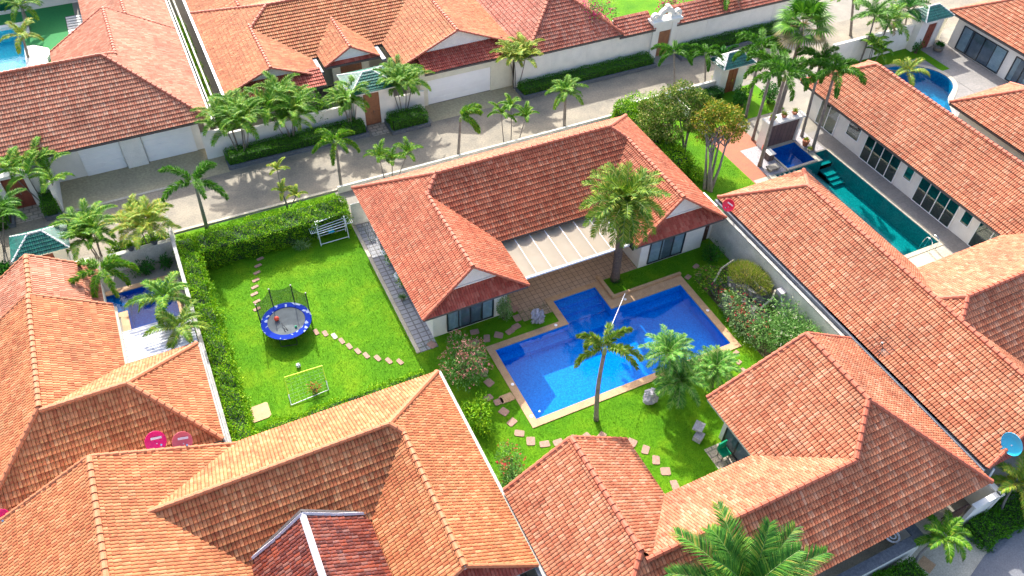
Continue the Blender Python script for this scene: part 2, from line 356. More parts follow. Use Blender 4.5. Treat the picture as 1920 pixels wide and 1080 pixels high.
def put(o, parent):       # everything is modelled in world coordinates; keep it there under its parent
    o.parent = parent; q = parent; t = Vector((0, 0, 0))
    while q is not None: t += q.location; q = q.parent
    o.location = Vector(o.location)-t if o.data is not None or True else o.location
def tag(o, label, cat=None, group=None, kind=None):
    if label: o['label'] = label
    if cat: o['category'] = cat
    if group: o['group'] = group
    if kind: o['kind'] = kind
    return o
def thing(name, label, cat, loc=(0, 0, 0), group=None):
    o = bpy.data.objects.new(name, None); C.objects.link(o); o.location = loc; o.empty_display_size = .2
    return tag(o, label, cat, group)
def struct(name, mb, mat, label=None, cat='ground'):
    o = mb.obj(name, mat); o['kind'] = 'structure'
    if label: o['label'] = label
    o['category'] = cat
    return o
def unit(v): return v/np.maximum(np.linalg.norm(v, axis=-1, keepdims=True), 1e-9)
def rand_dirs(n): return unit(rng.normal(size=(n, 3)))

def rects_with_holes(mb, rects, holes, z):
    for (x0, x1, y0, y1) in rects:
        xs = sorted({x0, x1, *[v for h in holes for v in h[:2] if x0 < v < x1]}); ys = sorted({y0, y1, *[v for h in holes for v in h[2:] if y0 < v < y1]})
        for i in range(len(xs)-1):
            for j in range(len(ys)-1):
                cx, cy = (xs[i]+xs[i+1])/2, (ys[j]+ys[j+1])/2
                if any(h[0] < cx < h[1] and h[2] < cy < h[3] for h in holes): continue
                mb.quad((xs[i], ys[j], z), (xs[i+1], ys[j], z), (xs[i+1], ys[j+1], z), (xs[i], ys[j+1], z))
    return mb

# ------------------------------------------------------------------ tiled roofs
TAN = 0.70
CO = 1/math.sqrt(1+TAN*TAN)
def slope(bm, org, ud, idr, L, D, ze, clips, t=TAN, roll=.150, course=.30, h=.048, flat=False, seed=0):
    co = 1/math.sqrt(1+t*t); st = course*co; nc = max(1, math.ceil(D/st)); nr = max(1, math.ceil(L/roll))
    if flat: fr = np.array([0, .94, .97]); hh = np.array([1, 1, 0.])
    else: fr = np.array([0, .05, .14, .35, .62, .86, .95]); hh = np.array([0, .5, .85, 1, 1, .85, .5])
    k = len(fr); us = (np.arange(nr)[:, None]+fr[None]).ravel()*roll; us = np.append(us, nr*roll)
    hs = np.append(np.tile(hh, nr), hh[0])*h*(.25 if flat else 1); m = len(us)
    n = np.array([-t*idr[0], -t*idr[1], 1.0])*co
    ud3 = np.array([ud[0], ud[1], 0.]); id3 = np.array([idr[0], idr[1], t]); o = np.array([org[0], org[1], ze])
    rows = []; vv = []
    for i in range(nc):
        for e, lift in ((0, .052 if not flat else .014), (1, 0.0)):
            s = (i+e)*st+(0 if e or i == 0 else -.02)
            off = hs+lift
            rows.append(o+us[:, None]*ud3+s*id3+off[:, None]*n); vv.append(np.full(m, i+.02 if e == 0 else i+.98))
    V = np.concatenate(rows); nrow = len(rows)
    a = (np.arange(nrow-1)[:, None]*m+np.arange(m-1)[None]).ravel()
    F = np.stack([a, a+1, a+m+1, a+m], 1)
    # jitter single tiles a touch so that the courses are not ruled lines
    jit = np.tile(np.append(np.repeat(rng.normal(0, .002, nr), k), 0), nrow)+np.repeat(rng.normal(0, .003, nrow), m); V = V+jit[:, None]*n
    me = bpy.data.meshes.new('t'); me.vertices.add(len(V)); me.vertices.foreach_set('co', V.ravel())
    me.loops.add(F.size); me.loops.foreach_set('vertex_index', F.ravel().astype(np.int32))
    me.polygons.add(len(F)); me.polygons.foreach_set('loop_start', np.arange(0, F.size, 4, dtype=np.int32))
    me.polygons.foreach_set('loop_total', np.full(len(F), 4, np.int32)); me.update(calc_edges=True)
    uvl = me.uv_layers.new(name='UVMap'); U = np.tile(us/roll, nrow); VV = np.concatenate(vv)
    # faces take the cell of their lower-left corner
    fu = np.floor(U[F[:, 0]]+1e-4)+.5+seed*37; fv = np.floor(VV[F[:, 0]]+.001)+.5+seed*13
    uv = np.stack([np.repeat(fu, 4), np.repeat(fv, 4)], 1); uvl.data.foreach_set('uv', uv.ravel().astype(np.float32))
    b = bmesh.new(); b.from_mesh(me); bpy.data.meshes.remove(me)
    for (p, nn) in list(clips)+[(org, ud), ((org[0]+ud[0]*L, org[1]+ud[1]*L), (-ud[0], -ud[1])), ((org[0]+idr[0]*D, org[1]+idr[1]*D), (-idr[0], -idr[1]))]:
        bmesh.ops.bisect_plane(b, geom=b.verts[:]+b.edges[:]+b.faces[:], plane_co=(p[0], p[1], 0), plane_no=(-nn[0], -nn[1], 0), clear_outer=True, dist=1e-5)
    t2 = bpy.data.meshes.new('t2'); b.to_mesh(t2); b.free(); bm.from_mesh(t2); bpy.data.meshes.remove(t2)
def bm_obj(bm, name, mat, parent=None):
    for f in bm.faces: f.smooth = False
    me = bpy.data.meshes.new(name); bm.to_mesh(me); bm.free(); me.materials.append(M[mat])
    o = bpy.data.objects.new(name, me); C.objects.link(o)
    if parent: put(o, parent)
    return o
def caps(mb, p0, p1, r=.12, seg=.36):
    p0, p1 = Vector(p0), Vector(p1); d = p1-p0; Ln = d.length
    if Ln < .05: return
    n = max(1, round(Ln/seg)); t = d.normalized(); side = t.cross(Vector((0, 0, 1))).normalized(); up = side.cross(t).normalized()
    if up.z < 0: up = -up
    for i in range(n):
        a = p0+d*(i/n); b = p0+d*((i+1.12)/n) if i < n-1 else p1; vs = []
        for q, rr, dz in ((a, r*1.12, .03), (b, r*.93, .0)):
            for k in range(6):
                an = math.pi*(k/5); an = -.35+(math.pi+.7)*(k/5)
                vs.append(tuple(q+side*math.cos(an)*rr+up*(math.sin(an)*rr*.8+dz-.02)))
        mb.add(vs, [(k, k+1, k+7, k+6) for k in range(5)]+[(0, 5, 4, 3, 2, 1)])
def wing(house, x0, x1, y0, y1, axis, lo, hi, ze=2.8, mat='tile_coral', rmat='ridge_coral', skirt='tile_red', t=TAN, label=None,
         fascia='fascia_dark', inlo=0.0, inhi=0.0, flat=False, seed=0, capr=.125, sides='AB', gcol='white_paint', gdepth=.9, ex={}, nocap=(), xcaps=()):
    """one roof volume. lo/hi: 'hip', 'gable' (flared verge + skirt), 'verge' (plain), 'open' (runs into another roof).
    inlo/inhi: how far the ridge end stands behind the eave corner at a gable."""
    if axis == 'y': a0, a1, b0, b1 = y0, y1, x0, x1; W = lambda a, b, z=0: (b, a, z)
    else: a0, a1, b0, b1 = x0, x1, y0, y1; W = lambda a, b, z=0: (a, b, z)
    W2 = lambda a, b: W(a, b)[:2]
    half = (b1-b0)/2; bm_ = (b0+b1)/2; zr = ze+t*half
    bm = bmesh.new()
    for sd, be, sg in (('A', b0, 1), ('B', b1, -1)):
        if sd not in sides: continue
        clips = []
        for end, ae, eg, ins in ((lo, a0, 1, inlo), (hi, a1, -1, inhi)):
            if end == 'hip': clips.append((W2(ae, be), W2(eg, -sg)))
            elif end in ('gable', 'verge') and abs(ins) > .01: clips.append((W2(ae, be), W2(eg*half, -sg*ins)))
        slope(bm, W2(a0, be), W2(1, 0), W2(0, sg), a1-a0, half, ze, clips+list(ex.get(sd, ())), t, flat=flat, seed=seed+(3 if sd == 'A' else 5))
    for end, ae, eg, key in ((lo, a0, 1, 7), (hi, a1, -1, 11)):
        if end == 'hip':
            slope(bm, W2(ae, b0), W2(0, 1), W2(eg, 0), b1-b0, half, ze, [(W2(ae, b0), W2(-eg, 1)), (W2(ae, b1), W2(-eg, -1))]+list(ex.get('lo' if key == 7 else 'hi', ())), t, flat=flat, seed=seed+key)
    roof = bm_obj(bm, 'roof', mat, house)
    if label: roof['label'] = label
    rt = MB(); ra = a0+(half if lo == 'hip' else inlo); rb = a1-(half if hi == 'hip' else inhi)
    if 'ridge' not in nocap: caps(rt, W(ra, bm_, zr+.05), W(rb, bm_, zr+.05), capr)
    for q0, q1 in xcaps: caps(rt, q0, q1, capr)
    fs = MB()
    for end, ae, eg, ins in ((lo, a0, 1, inlo), (hi, a1, -1, inhi)):
        rx = ae+eg*(half if end == 'hip' else ins)
        if end in ('hip', 'gable', 'verge'):
            for be in (b0, b1):
                if ('A' not in sides and be == b0) or ('B' not in sides and be == b1): continue
                if ('lo' if ae == a0 else 'hi')+('A' if be == b0 else 'B') in nocap: continue
                caps(rt, W(ae, be, ze+.06), W(rx, bm_, zr+.05), capr*(1 if end == 'hip' else .75))
        if end == 'gable':
            dg = gdepth; b2 = bmesh.new()
            slope(b2, W2(ae, b0), W2(0, 1), W2(eg, 0), b1-b0, dg, ze-.02, [(W2(ae, b0), W2(-eg, 1)), (W2(ae, b1), W2(-eg, -1))], t, seed=seed+17)
            sk = bm_obj(b2, 'skirt_roof', skirt, house)
            g = MB(); ag = ae+eg*(dg-.04); zb = ze+t*dg-.25
            zt = lambda b: ze+t*(half-abs(b-bm_))-.03
            bl, br = b0+dg*.8, b1-dg*.8
            th = eg*.12
            vs = [W(ag, bl, zb), W(ag, br, zb), W(ag, br, zt(br)), W(ag, bm_, zt(bm_)), W(ag, bl, zt(bl))]
            vs += [W(ag+th, *v[1:]) if False else (v[0]+(th if axis == 'x' else 0), v[1]+(th if axis == 'y' else 0), v[2]) for v in vs]
            g.add(vs, [(0, 1, 2, 3, 4), (9, 8, 7, 6, 5)]+[(i, (i+1) % 5, (i+1) % 5+5, i+5) for i in range(5)])
            # a moulding across the foot of the gable
            m0 = W(ag-eg*.06, b0+dg+.3, zb+.3); m1 = W(ag-eg*.02, b1-dg-.3, zb+.36)
            if half > dg+.7: g.box(min(m0[0], m1[0]), max(m0[0], m1[0]), min(m0[1], m1[1]), max(m0[1], m1[1]), zb+.28, zb+.36)
            g.obj('gable_wall', gcol, house)
    rt.obj('ridge_tiles', rmat, roof)
    # eaves boards
    e = .03
    for be, sg in ((b0, 1), (b1, -1)):
        p = W(a0+.05, be+sg*.02, 0); q = W(a1-.05, be+sg*.06, 0)
        fs.box(min(p[0], q[0]), max(p[0], q[0]), min(p[1], q[1]), max(p[1], q[1]), ze-.17, ze-.01)
    for end, ae, eg in ((lo, a0, 1), (hi, a1, -1)):
        if end in ('hip', 'gable'):
            p = W(ae+eg*.02, b0+.07, 0); q = W(ae+eg*.06, b1-.07, 0)
            fs.box(min(p[0], q[0]), max(p[0], q[0]), min(p[1], q[1]), max(p[1], q[1]), ze-.17, ze-.012)
    # soffit closes the roof from below
    p = W(a0+.07, b0+.07, 0); q = W(a1-.07, b1-.07, 0)
    fs.box(p[0], q[0], p[1], q[1], ze-.16, ze-.12)
    fs.obj('eaves_board', fascia, roof)
    return roof
def walls(house, rects, h=2.66, mat='white_paint', z0=0, label=None):
    mb = MB()
    for (x0, x1, y0, y1) in rects: mb.box(x0, x1, y0, y1, z0, h)
    o = mb.obj('wall', mat, house)
    if label: o['label'] = label
    return o
def glazing(house, face, c, a0, a1, z0, z1, out, n=3, fmat='frame_black', glass='glass_dark', back='room_dark', curtain=0, name='glass_door', label=None, fw=.05):
    """face 'y' (plane y=c, a=x) or 'x' (plane x=c, a=y); out = +-1 the way it faces"""
    def bx(mb, a, b, d0, d1, z, zz):
        p, q = c+out*d0, c+out*d1; p, q = min(p, q), max(p, q)
        if face == 'y': mb.box(a, b, p, q, z, zz)
        else: mb.box(p, q, a, b, z, zz)
    fr = MB(); bx(fr, a0, a1, 0.002, .08, z0, z0+fw); bx(fr, a0, a1, 0.002, .08, z1-fw, z1)
    for i in range(n+1):
        a = a0+(a1-a0)*i/n; hw = fw/2; a = min(max(a, a0+hw), a1-hw); bx(fr, a-hw, a+hw, .003, .082, z0+fw, z1-fw)
    o = fr.obj(name, fmat, house)
    if label: o['label'] = label
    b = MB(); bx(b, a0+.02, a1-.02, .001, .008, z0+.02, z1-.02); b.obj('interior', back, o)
    for i in range(n):
        g = MB(); s = (a1-a0)/n; bx(g, a0+i*s+.03, a0+(i+1)*s-.03, .05, .056, z0+fw, z1-fw); g.obj('pane', glass, o)
    if curtain:
        cm = MB(); k = 40
        for (u0, u1) in ((a0+.1, a0+(a1-a0)*curtain), (a1-(a1-a0)*curtain*.8, a1-.1)):
            vs = []; 
            for i in range(k+1):
                a = u0+(u1-u0)*i/k; d = c+out*(.026+.012*math.sin(i*1.5))
                for z in (z0+.08, z1-.08): vs.append((a, d, z) if face == 'y' else (d, a, z))
            cm.add(vs, [(2*i, 2*i+2, 2*i+3, 2*i+1) for i in range(k)])
        cm.obj('curtain', 'curtain', o)
    return o
def door(house, face, c, a0, a1, z1, out, mat='wood_door', name='door', z0=0.02):
    d = MB(); dh = MB()
    def bx(mb, a, b, d0, d1, z, zz):
        p, q = c+out*d0, c+out*d1; p, q = min(p, q), max(p, q)
        if face == 'y': mb.box(a, b, p, q, z, zz)
        else: mb.box(p, q, a, b, z, zz)
    bx(d, a0, a1, .002, .06, z0, z1)
    m = (a0+a1)/2
    for (u0, u1) in ((a0+.08, m-.04), (m+.04, a1-.08)):
        for (w0, w1) in ((z0+.12, z0+(z1-z0)*.42), (z0+(z1-z0)*.48, z1-.14)): bx(d, u0, u1, .061, .085, w0, w1)
    o = d.obj(name, mat, house)
    bx(dh, m+.06, m+.10, .086, .13, 1.0, 1.16); dh.obj('handle', 'metal_chrome', o)
    return o

# ------------------------------------------------------------------ plants
def frond(mb, rk, base, az, e0, droop, L, leaf, n, lw=.045, plume=0.0, vee=.35, p=1.3, hang=.25, rr=.018, seg=12, nomid=.12):
    ts = np.linspace(0, 1, seg+1); ang = e0-droop*ts**p
    h = np.array([math.cos(az), math.sin(az), 0]); up = np.array([0, 0, 1.])
    step = L/seg; pts = [np.array(base, float)]
    for i in range(seg): am = (ang[i]+ang[i+1])/2; pts.append(pts[-1]+(h*math.cos(am)+up*math.sin(am))*step)
    P = np.array(pts)
    rk.tube([tuple(q) for q in P], [rr*(1-.8*t)+.003 for t in ts], 3, False)
    tl = np.linspace(nomid, .99, n); tl = np.repeat(tl, 2)+rng.normal(0, .004, 2*n); sg = np.tile([1, -1], n)
    idx = np.clip(tl*seg, 0, seg-1e-3); i0 = idx.astype(int); fr = (idx-i0)[:, None]
    B = P[i0]*(1-fr)+P[i0+1]*fr; a = np.interp(tl, ts, ang)
    T = h[None]*np.cos(a)[:, None]+up[None]*np.sin(a)[:, None]; N = -h[None]*np.sin(a)[:, None]+up[None]*np.cos(a)[:, None]
    Sd = np.cross(T, N)*sg[:, None]
    roll = rng.uniform(-1, 1, 2*n)*plume*math.pi*.55+vee+rng.normal(0, .08, 2*n)
    out = Sd*np.cos(roll)[:, None]+N*np.sin(roll)[:, None]
    sweep = .55+.5*tl; D = unit(out*np.cos(sweep*.8)[:, None]+T*np.sin(sweep*.8)[:, None])
    ll = leaf*(np.sin(np.pi*(.16+.78*tl))**.55)*rng.uniform(.85, 1.1, 2*n)
    W = unit(np.cross(D, np.cross(out, T)+1e-6)); w = lw*np.ones(2*n)
    # leaflets in two joints, the outer one hanging
    mid = B+D*(ll*.5)[:, None]; D2 = unit(D-up[None]*hang*rng.uniform(.5, 1.6, 2*n)[:, None]); tip = mid+D2*(ll*.5)[:, None]
    v = np.stack([B-W*(w*.3)[:, None], B+W*(w*.3)[:, None], mid+W*(w*.5)[:, None], mid-W*(w*.5)[:, None], tip], 1).reshape(-1, 3)
    mb.add(v, [f for i in range(2*n) for f in ((5*i, 5*i+1, 5*i+2, 5*i+3), (5*i+3, 5*i+2, 5*i+4))])
def trunk(mb, b, t, r0, r1, bend=0.0, n=8, rings=.0, flare=1.25, baz=0.0):
    b, t = Vector(b), Vector(t); m = 14; pts = []; rad = []
    side = Vector((math.cos(baz), math.sin(baz), 0))
    for i in range(m+1):
        u = i/m; pts.append(b.lerp(t, u)+side*bend*math.sin(math.pi*u)); rr = r0+(r1-r0)*u
        if i == 0: rr *= flare
        rad.append(rr*(1+rings*(1 if i % 2 else -1)))
    mb.tube(pts, rad, n)
    return pts
KIND = {
    # nf, e_hi, e_lo, droop, L, leaf, nleaf, lw, plume, vee, hang, p
    'date':    dict(nf=64, e=(1.45, -.75), droop=.75, L=2.0, leaf=.42, n=44, lw=.045, plume=.35, vee=.45, hang=.15, p=1.4),
    'foxtail': dict(nf=11, e=(1.25, .25), droop=1.9, L=2.6, leaf=.40, n=150, lw=.045, plume=1.9, vee=.0, hang=.3, p=1.2),
    'areca':   dict(nf=6, e=(1.35, .45), droop=1.35, L=1.95, leaf=.46, n=48, lw=.036, plume=0, vee=.55, hang=.45, p=1.5),
    'feather': dict(nf=13, e=(1.3, .1), droop=1.35, L=2.3, leaf=.52, n=72, lw=.036, plume=.2, vee=.3, hang=.5, p=1.4),
    'pygmy':   dict(nf=30, e=(1.4, -.2), droop=1.2, L=1.15, leaf=.26, n=28, lw=.038, plume=.15, vee=.25, hang=.3, p=1.4),
    'big':     dict(nf=26, e=(1.25, -.1), droop=.85, L=3.2, leaf=.75, n=84, lw=.045, plume=.1, vee=.4, hang=.25, p=1.7),
}
def crown(parent, c, kind, mat, scale=1.0, nf=None, seed=0, rk='trunk_green', azr=None, **kw):
    k = dict(KIND[kind]); k.update(kw); nf = nf or k['nf']; rr = random.Random(seed)
    mb = MB(); rb = MB()
    for i in range(nf):
        u = (i+.5)/nf; az = i*2.39996+rr.uniform(-.2, .2) if azr is None else azr[i % len(azr)]
        e0 = k['e'][0]+(k['e'][1]-k['e'][0])*u+rr.uniform(-.1, .1)
        Lx = k['L']*scale*rr.uniform(.85, 1.08)*(.8+.2*min(1, u*3))
        frond(mb, rb, c, az, e0, k['droop']*rr.uniform(.85, 1.15), Lx, k['leaf']*scale, k['n'], k['lw'], k['plume'], k['vee'], k['p'], k['hang'], rr=.022*scale)
    o = mb.obj('crown', mat, parent); rb.obj('frond_stem', rk, o)
    return o
def palm(label, bpx, cpx, kind, mat='leaf_foxtail', z=None, scale=1.0, r=(.12, .09), bend=0, shaft=0.0, tmat='trunk_grey', name='palm_tree', group=None, nf=None, seed=None, base=None, skirt=0, baz=0, zb=0, **kw):
    b = Vector((*base, zb)) if base else G(*bpx, zb)
    if z is None: z = height(b, cpx)
    t = G(cpx[0], cpx[1], z); seed = seed if seed is not None else int(bpx[0]*7+bpx[1]) if bpx else 1
    root = thing(name, label, 'palm tree', b, group)
    mb = MB(); pts = trunk(mb, b, t, r[0], r[1], bend, rings=.03, baz=baz); tr = mb.obj('trunk', tmat, root, smooth=True)
    if shaft:
        s = MB(); d = (t-pts[-3]).normalized(); s.tube([t-d*.05, t+d*shaft*.4, t+d*shaft], [r[1]*1.25, r[1]*1.1, r[1]*.6], 8); s.obj('crownshaft', 'trunk_green', root, smooth=True); t = t+d*shaft*.85
    crown(root, t, kind, mat, scale, nf, seed, **kw)
    if skirt:
        s = MB(); q = MB(); rr = random.Random(seed+5)
        for i in range(skirt): frond(s, q, t-Vector((0, 0, .1)), rr.uniform(0, 6.28), -.3, 1.0, 1.2*scale, .35*scale, 18, .04, .5, 0, 1.2, .5, nomid=.3)
        s.obj('dead_fronds', 'straw', root)
    return root
def clump(label, stems, mat='leaf_areca', scale=1.0, nf=5, r=.04, name='areca_palm', group=None, seed=0, cat='palm tree', kind='areca', tmat='trunk_grey', zb=0, **kw):
    """a clump of cane palms: stems = [(base point, crown point)], one thing"""
    c = stems[0][0]; root = thing(name, label, cat, c, group); rr = random.Random(seed)
    tb = MB(); mb = MB(); rb = MB(); k = dict(KIND[kind]); k.update(kw)
    for si, (b, t) in enumerate(stems):
        b = Vector(b); t = Vector(t); trunk(tb, b, t, r, r*.7, rr.uniform(-.1, .1), n=5, baz=rr.uniform(0, 6))
        a0 = rr.uniform(0, 6.28)
        for i in range(nf):
            u = (i+.5)/nf; az = a0+i*2.4+rr.uniform(-.25, .25); e0 = k['e'][0]+(k['e'][1]-k['e'][0])*u+rr.uniform(-.12, .12)
            frond(mb, rb, t, az, e0, k['droop']*rr.uniform(.85, 1.2), k['L']*scale*rr.uniform(.8, 1.1), k['leaf']*scale, k['n'], k['lw'], k['plume'], k['vee'], k['p'], k['hang'], rr=.014)
    tb.obj('trunk', tmat, root, smooth=True); cr = mb.obj('crown', mat, root); rb.obj('frond_stem', 'trunk_green', cr)
    return root
def cane_stems(c, n, h, spread, seed=0, zb=0):
    rr = random.Random(seed); c = Vector((c[0], c[1], zb)); out = []
    for i in range(n):
        a = i*2*math.pi/n+rr.uniform(-.4, .4); b = c+Vector((math.cos(a), math.sin(a), 0))*spread*.2
        t = c+Vector((math.cos(a), math.sin(a), 0))*spread*rr.uniform(.5, 1)+Vector((0, 0, h*rr.uniform(.7, 1.05))); out.append((b, t))
    return out
def cluster_leaves(mb, centers, n, size, wide=.5, shell=.45, droopy=.2):
    """centers = [(point, radii)]; leaves spread through the outer part of each lobe"""
    for c, r in centers:
        r = np.asarray(r if hasattr(r, '__len__') else (r, r, r), float); d = rand_dirs(n); rad = rng.uniform(shell, 1.08, n)**.8
        P = np.asarray(c)[None]+d*r[None]*rad[:, None]
        D = unit(d+rng.normal(0, .8, (n, 3))-np.array([0, 0, droopy])); U = unit(np.cross(D, rand_dirs(n)+d*1.5))
        L = size*rng.uniform(.6, 1.3, n); mb.leaves(P, D, U, L, L*wide)
def bush(label, c, r, mat='leaf_clipped', n=900, size=.12, name='shrub', lobes=7, flower=None, fn=120, group=None, seed=1, core='leaf_clipped', z0=0, wide=.5, fsize=.07, cat='shrub', stems=True):
    rr = random.Random(seed); c = Vector((c[0], c[1], z0)); root = thing(name, label, cat, c, group)
    cs = []
    for i in range(lobes):
        a = rr.uniform(0, 6.28); q = math.sqrt(rr.uniform(0, 1))*.6; k = rr.uniform(.45, .65)
        cs.append((c+Vector((math.cos(a)*r[0]*q, math.sin(a)*r[1]*q, r[2]*rr.uniform(.45, 1.3))), (r[0]*k, r[1]*k, r[2]*k*1.1)))
    mb = MB(); cluster_leaves(mb, cs, n//lobes, size, wide); f = mb.obj('foliage', mat, root)
    if stems:
        s = MB()
        for q, _ in cs: s.tube([c+Vector((rr.uniform(-.1, .1), rr.uniform(-.1, .1), 0)), c.lerp(q, .5)+Vector((0, 0, .1)), q], [.04, .03, .012], 5)
        s.obj('stem', 'trunk_brown', root)
    if flower:
        fm = MB(); P = []
        for q, k in cs:
            m = fn//lobes; d = rand_dirs(m); d[:, 2] = np.abs(d[:, 2]*.9)+.05; d = unit(d); P.append(np.asarray(q)[None]+d*np.asarray(k)[None]*rng.uniform(.9, 1.15, m)[:, None])
        P = np.concatenate(P); P = np.repeat(P, 5, 0)+rng.normal(0, fsize*.5, (len(P)*5, 3)); D = rand_dirs(len(P)); U = unit(np.cross(D, rand_dirs(len(P))))
        fm.leaves(P, D, U, fsize*rng.uniform(.7, 1.4, len(P)), fsize*.8); fm.obj('blossom', flower, root)
    return root
def hedge(label, x0, x1, y0, y1, h, mat='leaf_hedge', dens=420, size=.09, z0=0, rough=.10, name='hedge', group=None, wide=.55, cat='hedge', ragged=0.0, core=True):
    root = thing(name, label, cat, ((x0+x1)/2, (y0+y1)/2, z0), group)
    A = [(x1-x0)*(y1-y0), (x1-x0)*h, (x1-x0)*h, (y1-y0)*h, (y1-y0)*h]; N = int(sum(A)*dens); fc = rng.choice(5, N, p=np.array(A)/sum(A))
    u, v = rng.uniform(0, 1, N), rng.uniform(0, 1, N); P = np.zeros((N, 3)); Nn = np.zeros((N, 3))
    for k in range(5):
        q = fc == k
        if k == 0: P[q] = np.stack([x0+u[q]*(x1-x0), y0+v[q]*(y1-y0), np.full(q.sum(), z0+h)], 1); Nn[q] = (0, 0, 1)
        if k in (1, 2): P[q] = np.stack([x0+u[q]*(x1-x0), np.full(q.sum(), y0 if k == 1 else y1), z0+v[q]*h], 1); Nn[q] = (0, -1 if k == 1 else 1, .2)
        if k in (3, 4): P[q] = np.stack([np.full(q.sum(), x0 if k == 3 else x1), y0+u[q]*(y1-y0), z0+v[q]*h], 1); Nn[q] = (-1 if k == 3 else 1, 0, .2)
    lump = (np.sin(P[:, 0]*2.3+1)+np.sin(P[:, 1]*2.9+2)+np.sin(P[:, 2]*4+P[:, 0]*3.7)+np.sin(P[:, 0]*6.1+P[:, 1]*5.3))*rough*.45
    if ragged: lump += ragged*np.maximum(0, np.sin(P[:, 0]*1.7+.5)*np.sin(P[:, 1]*2.1+P[:, 0]*.6))
    P += Nn*(lump+rng.normal(0, rough*.45, N))[:, None]; P[:, 2] = np.maximum(P[:, 2], z0+.02)
    D = unit(Nn*.8+rng.normal(0, .8, (N, 3))+np.array([0, 0, .25])); U = unit(np.cross(D, rand_dirs(N)+Nn)); L = size*rng.uniform(.6, 1.35, N)
    mb = MB(); mb.leaves(P, D, U, L, L*wide); f = mb.obj('foliage', mat, root)
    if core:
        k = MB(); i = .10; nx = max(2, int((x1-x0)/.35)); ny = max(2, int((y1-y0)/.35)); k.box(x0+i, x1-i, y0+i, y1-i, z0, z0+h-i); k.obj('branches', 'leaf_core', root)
    return root
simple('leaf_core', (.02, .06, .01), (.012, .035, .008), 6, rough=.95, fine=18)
def tree(label, base, stems, lobes, mat, n=260, size=.13, wide=.5, flower=None, name='tree', seed=0, tr=.09):
    root = thing(name, label, 'tree', base); tb = MB(); mb = MB(); rr = random.Random(seed); base = Vector(base)
    for i, (dx, dy, top) in enumerate(stems):
        b = base+Vector((dx, dy, 0)); top = Vector(top); m = b.lerp(top, .5)+Vector((rr.uniform(-.15, .15), rr.uniform(-.15, .15), 0))
        tb.tube([b, b.lerp(m, .5), m, top], [tr*1.3, tr, tr*.85, tr*.5], 7)
        near = sorted(lobes, key=lambda q: (Vector(q[0])-top).length)[:4]
        for q, _ in near: q = Vector(q); tb.tube([top, top.lerp(q, .5)+Vector((0, 0, .1)), q], [tr*.5, tr*.3, tr*.12], 5)
    tb.obj('trunk', 'trunk_grey', root, smooth=True); cluster_leaves(mb, lobes, n, size, wide); c = mb.obj('crown', mat, root)
    if flower:
        fm = MB(); cluster_leaves(fm, [(q, np.asarray(r)*1.03) for q, r in lobes], n//5, size, wide, .85); fm.obj('blossom', flower, c)
    return root
def grass(label, rects, holes, dens=220, h=.06, mat='grass_blade', z=.02, name='grass', w=.02):
    P = []
    for (x0, x1, y0, y1) in rects:
        n = int((x1-x0)*(y1-y0)*dens); p = np.stack([rng.uniform(x0, x1, n), rng.uniform(y0, y1, n), np.full(n, z)], 1)
        k = np.ones(n, bool)
        for q in holes: k &= ~((p[:, 0] > q[0]) & (p[:, 0] < q[1]) & (p[:, 1] > q[2]) & (p[:, 1] < q[3]))
        P.append(p[k])
    P = np.concatenate(P); n = len(P); D = unit(rng.normal(0, .45, (n, 3))+np.array([0, 0, 1.])); U = unit(np.cross(D, rand_dirs(n)))
    mb = MB(); mb.leaves(P, D, U, h*rng.uniform(.5, 1.5, n), w); o = mb.obj(name, mat); return tag(o, label, 'grass', kind='stuff')

# ------------------------------------------------------------------ the ground and the big structures
HOLES = [(12.15, 24.25, 19.95, 24.9), (16.72, 19.5, 24.9, 26.8), (37.4, 39.9, 31.2, 33.5), (38.3, 41.45, 21.3, 31.0), (40.4, 41.45, 31.0, 31.9),
         (36.2, 38.3, 30.0, 31.0), (-5.35, -2.75, 34.0, 37.5), (-6.3, -5.35, 35.9, 37.5), (-14, -8.7, 64.9, 71.5), (50.0, 57.5, 30.6, 38.7)]
def sheet(name, rects, z, mat, label, cat='ground'):
    return struct(name, rects_with_holes(MB(), rects, HOLES, z), mat, label, cat)
sheet('ground', [(-400, 400, -200, 600)], 0, 'concrete', 'plain concrete ground between the houses')
sheet('road', [(-60, 120, 41.5, 46.05)], .006, 'road', 'pale concrete lane running between the two rows of villas', 'road')
k = MB(); k.add([(x, y, .018) for x, y in ((25.4, 4.35), (27.3, 4.95), (34, 5.6), (60, 6), (60, -6), (19, -6), (22, 2))], [tuple(range(7))[::-1]]); struct('road', k, 'road_dark', 'dark asphalt road at the lower right corner', 'road')
sheet('driveway', [(-7.8, 2.6, 46.05, 49.3)], .010, 'driveway', 'grey green driveway before the double garage', 'driveway')
sheet('driveway', [(17.0, 24.4, 46.05, 48.15)], .010, 'driveway', 'short driveway before the single white garage door', 'driveway')
sheet('driveway', [(19, 27.6, -4, 12)], .010, 'concrete_pale', 'pale forecourt beside the bottom right villa', 'driveway')
sheet('garden_path', [(-10.7, -8.9, 46.05, 47.6), (12.5, 13.7, 46.05, 47.4)], .010, 'flagstone', 'stone paved threshold in front of the garden doors', 'path')
sheet('lawn', [(-1.9, 8.2, 22.9, 41.2)], .014, 'lawn', 'sunny lawn under the trampoline', 'lawn')
sheet('lawn', [(8.2, 28.2, 12.3, 28.1)], .012, 'lawn', 'lawn all round the big blue pool', 'lawn')
sheet('lawn', [(28.2, 34.3, 28.5, 41.2)], .012, 'lawn', 'lawn under the two bushy trees', 'lawn')
sheet('lawn', [(36, 50, 49, 70)], .012, 'lawn', 'bright lawn beyond the white scrolled gateway', 'lawn')
sheet('lawn', [(50.5, 58.4, 36.4, 40.4)], .012, 'lawn', 'small shaded lawn by the kidney shaped pool', 'lawn')
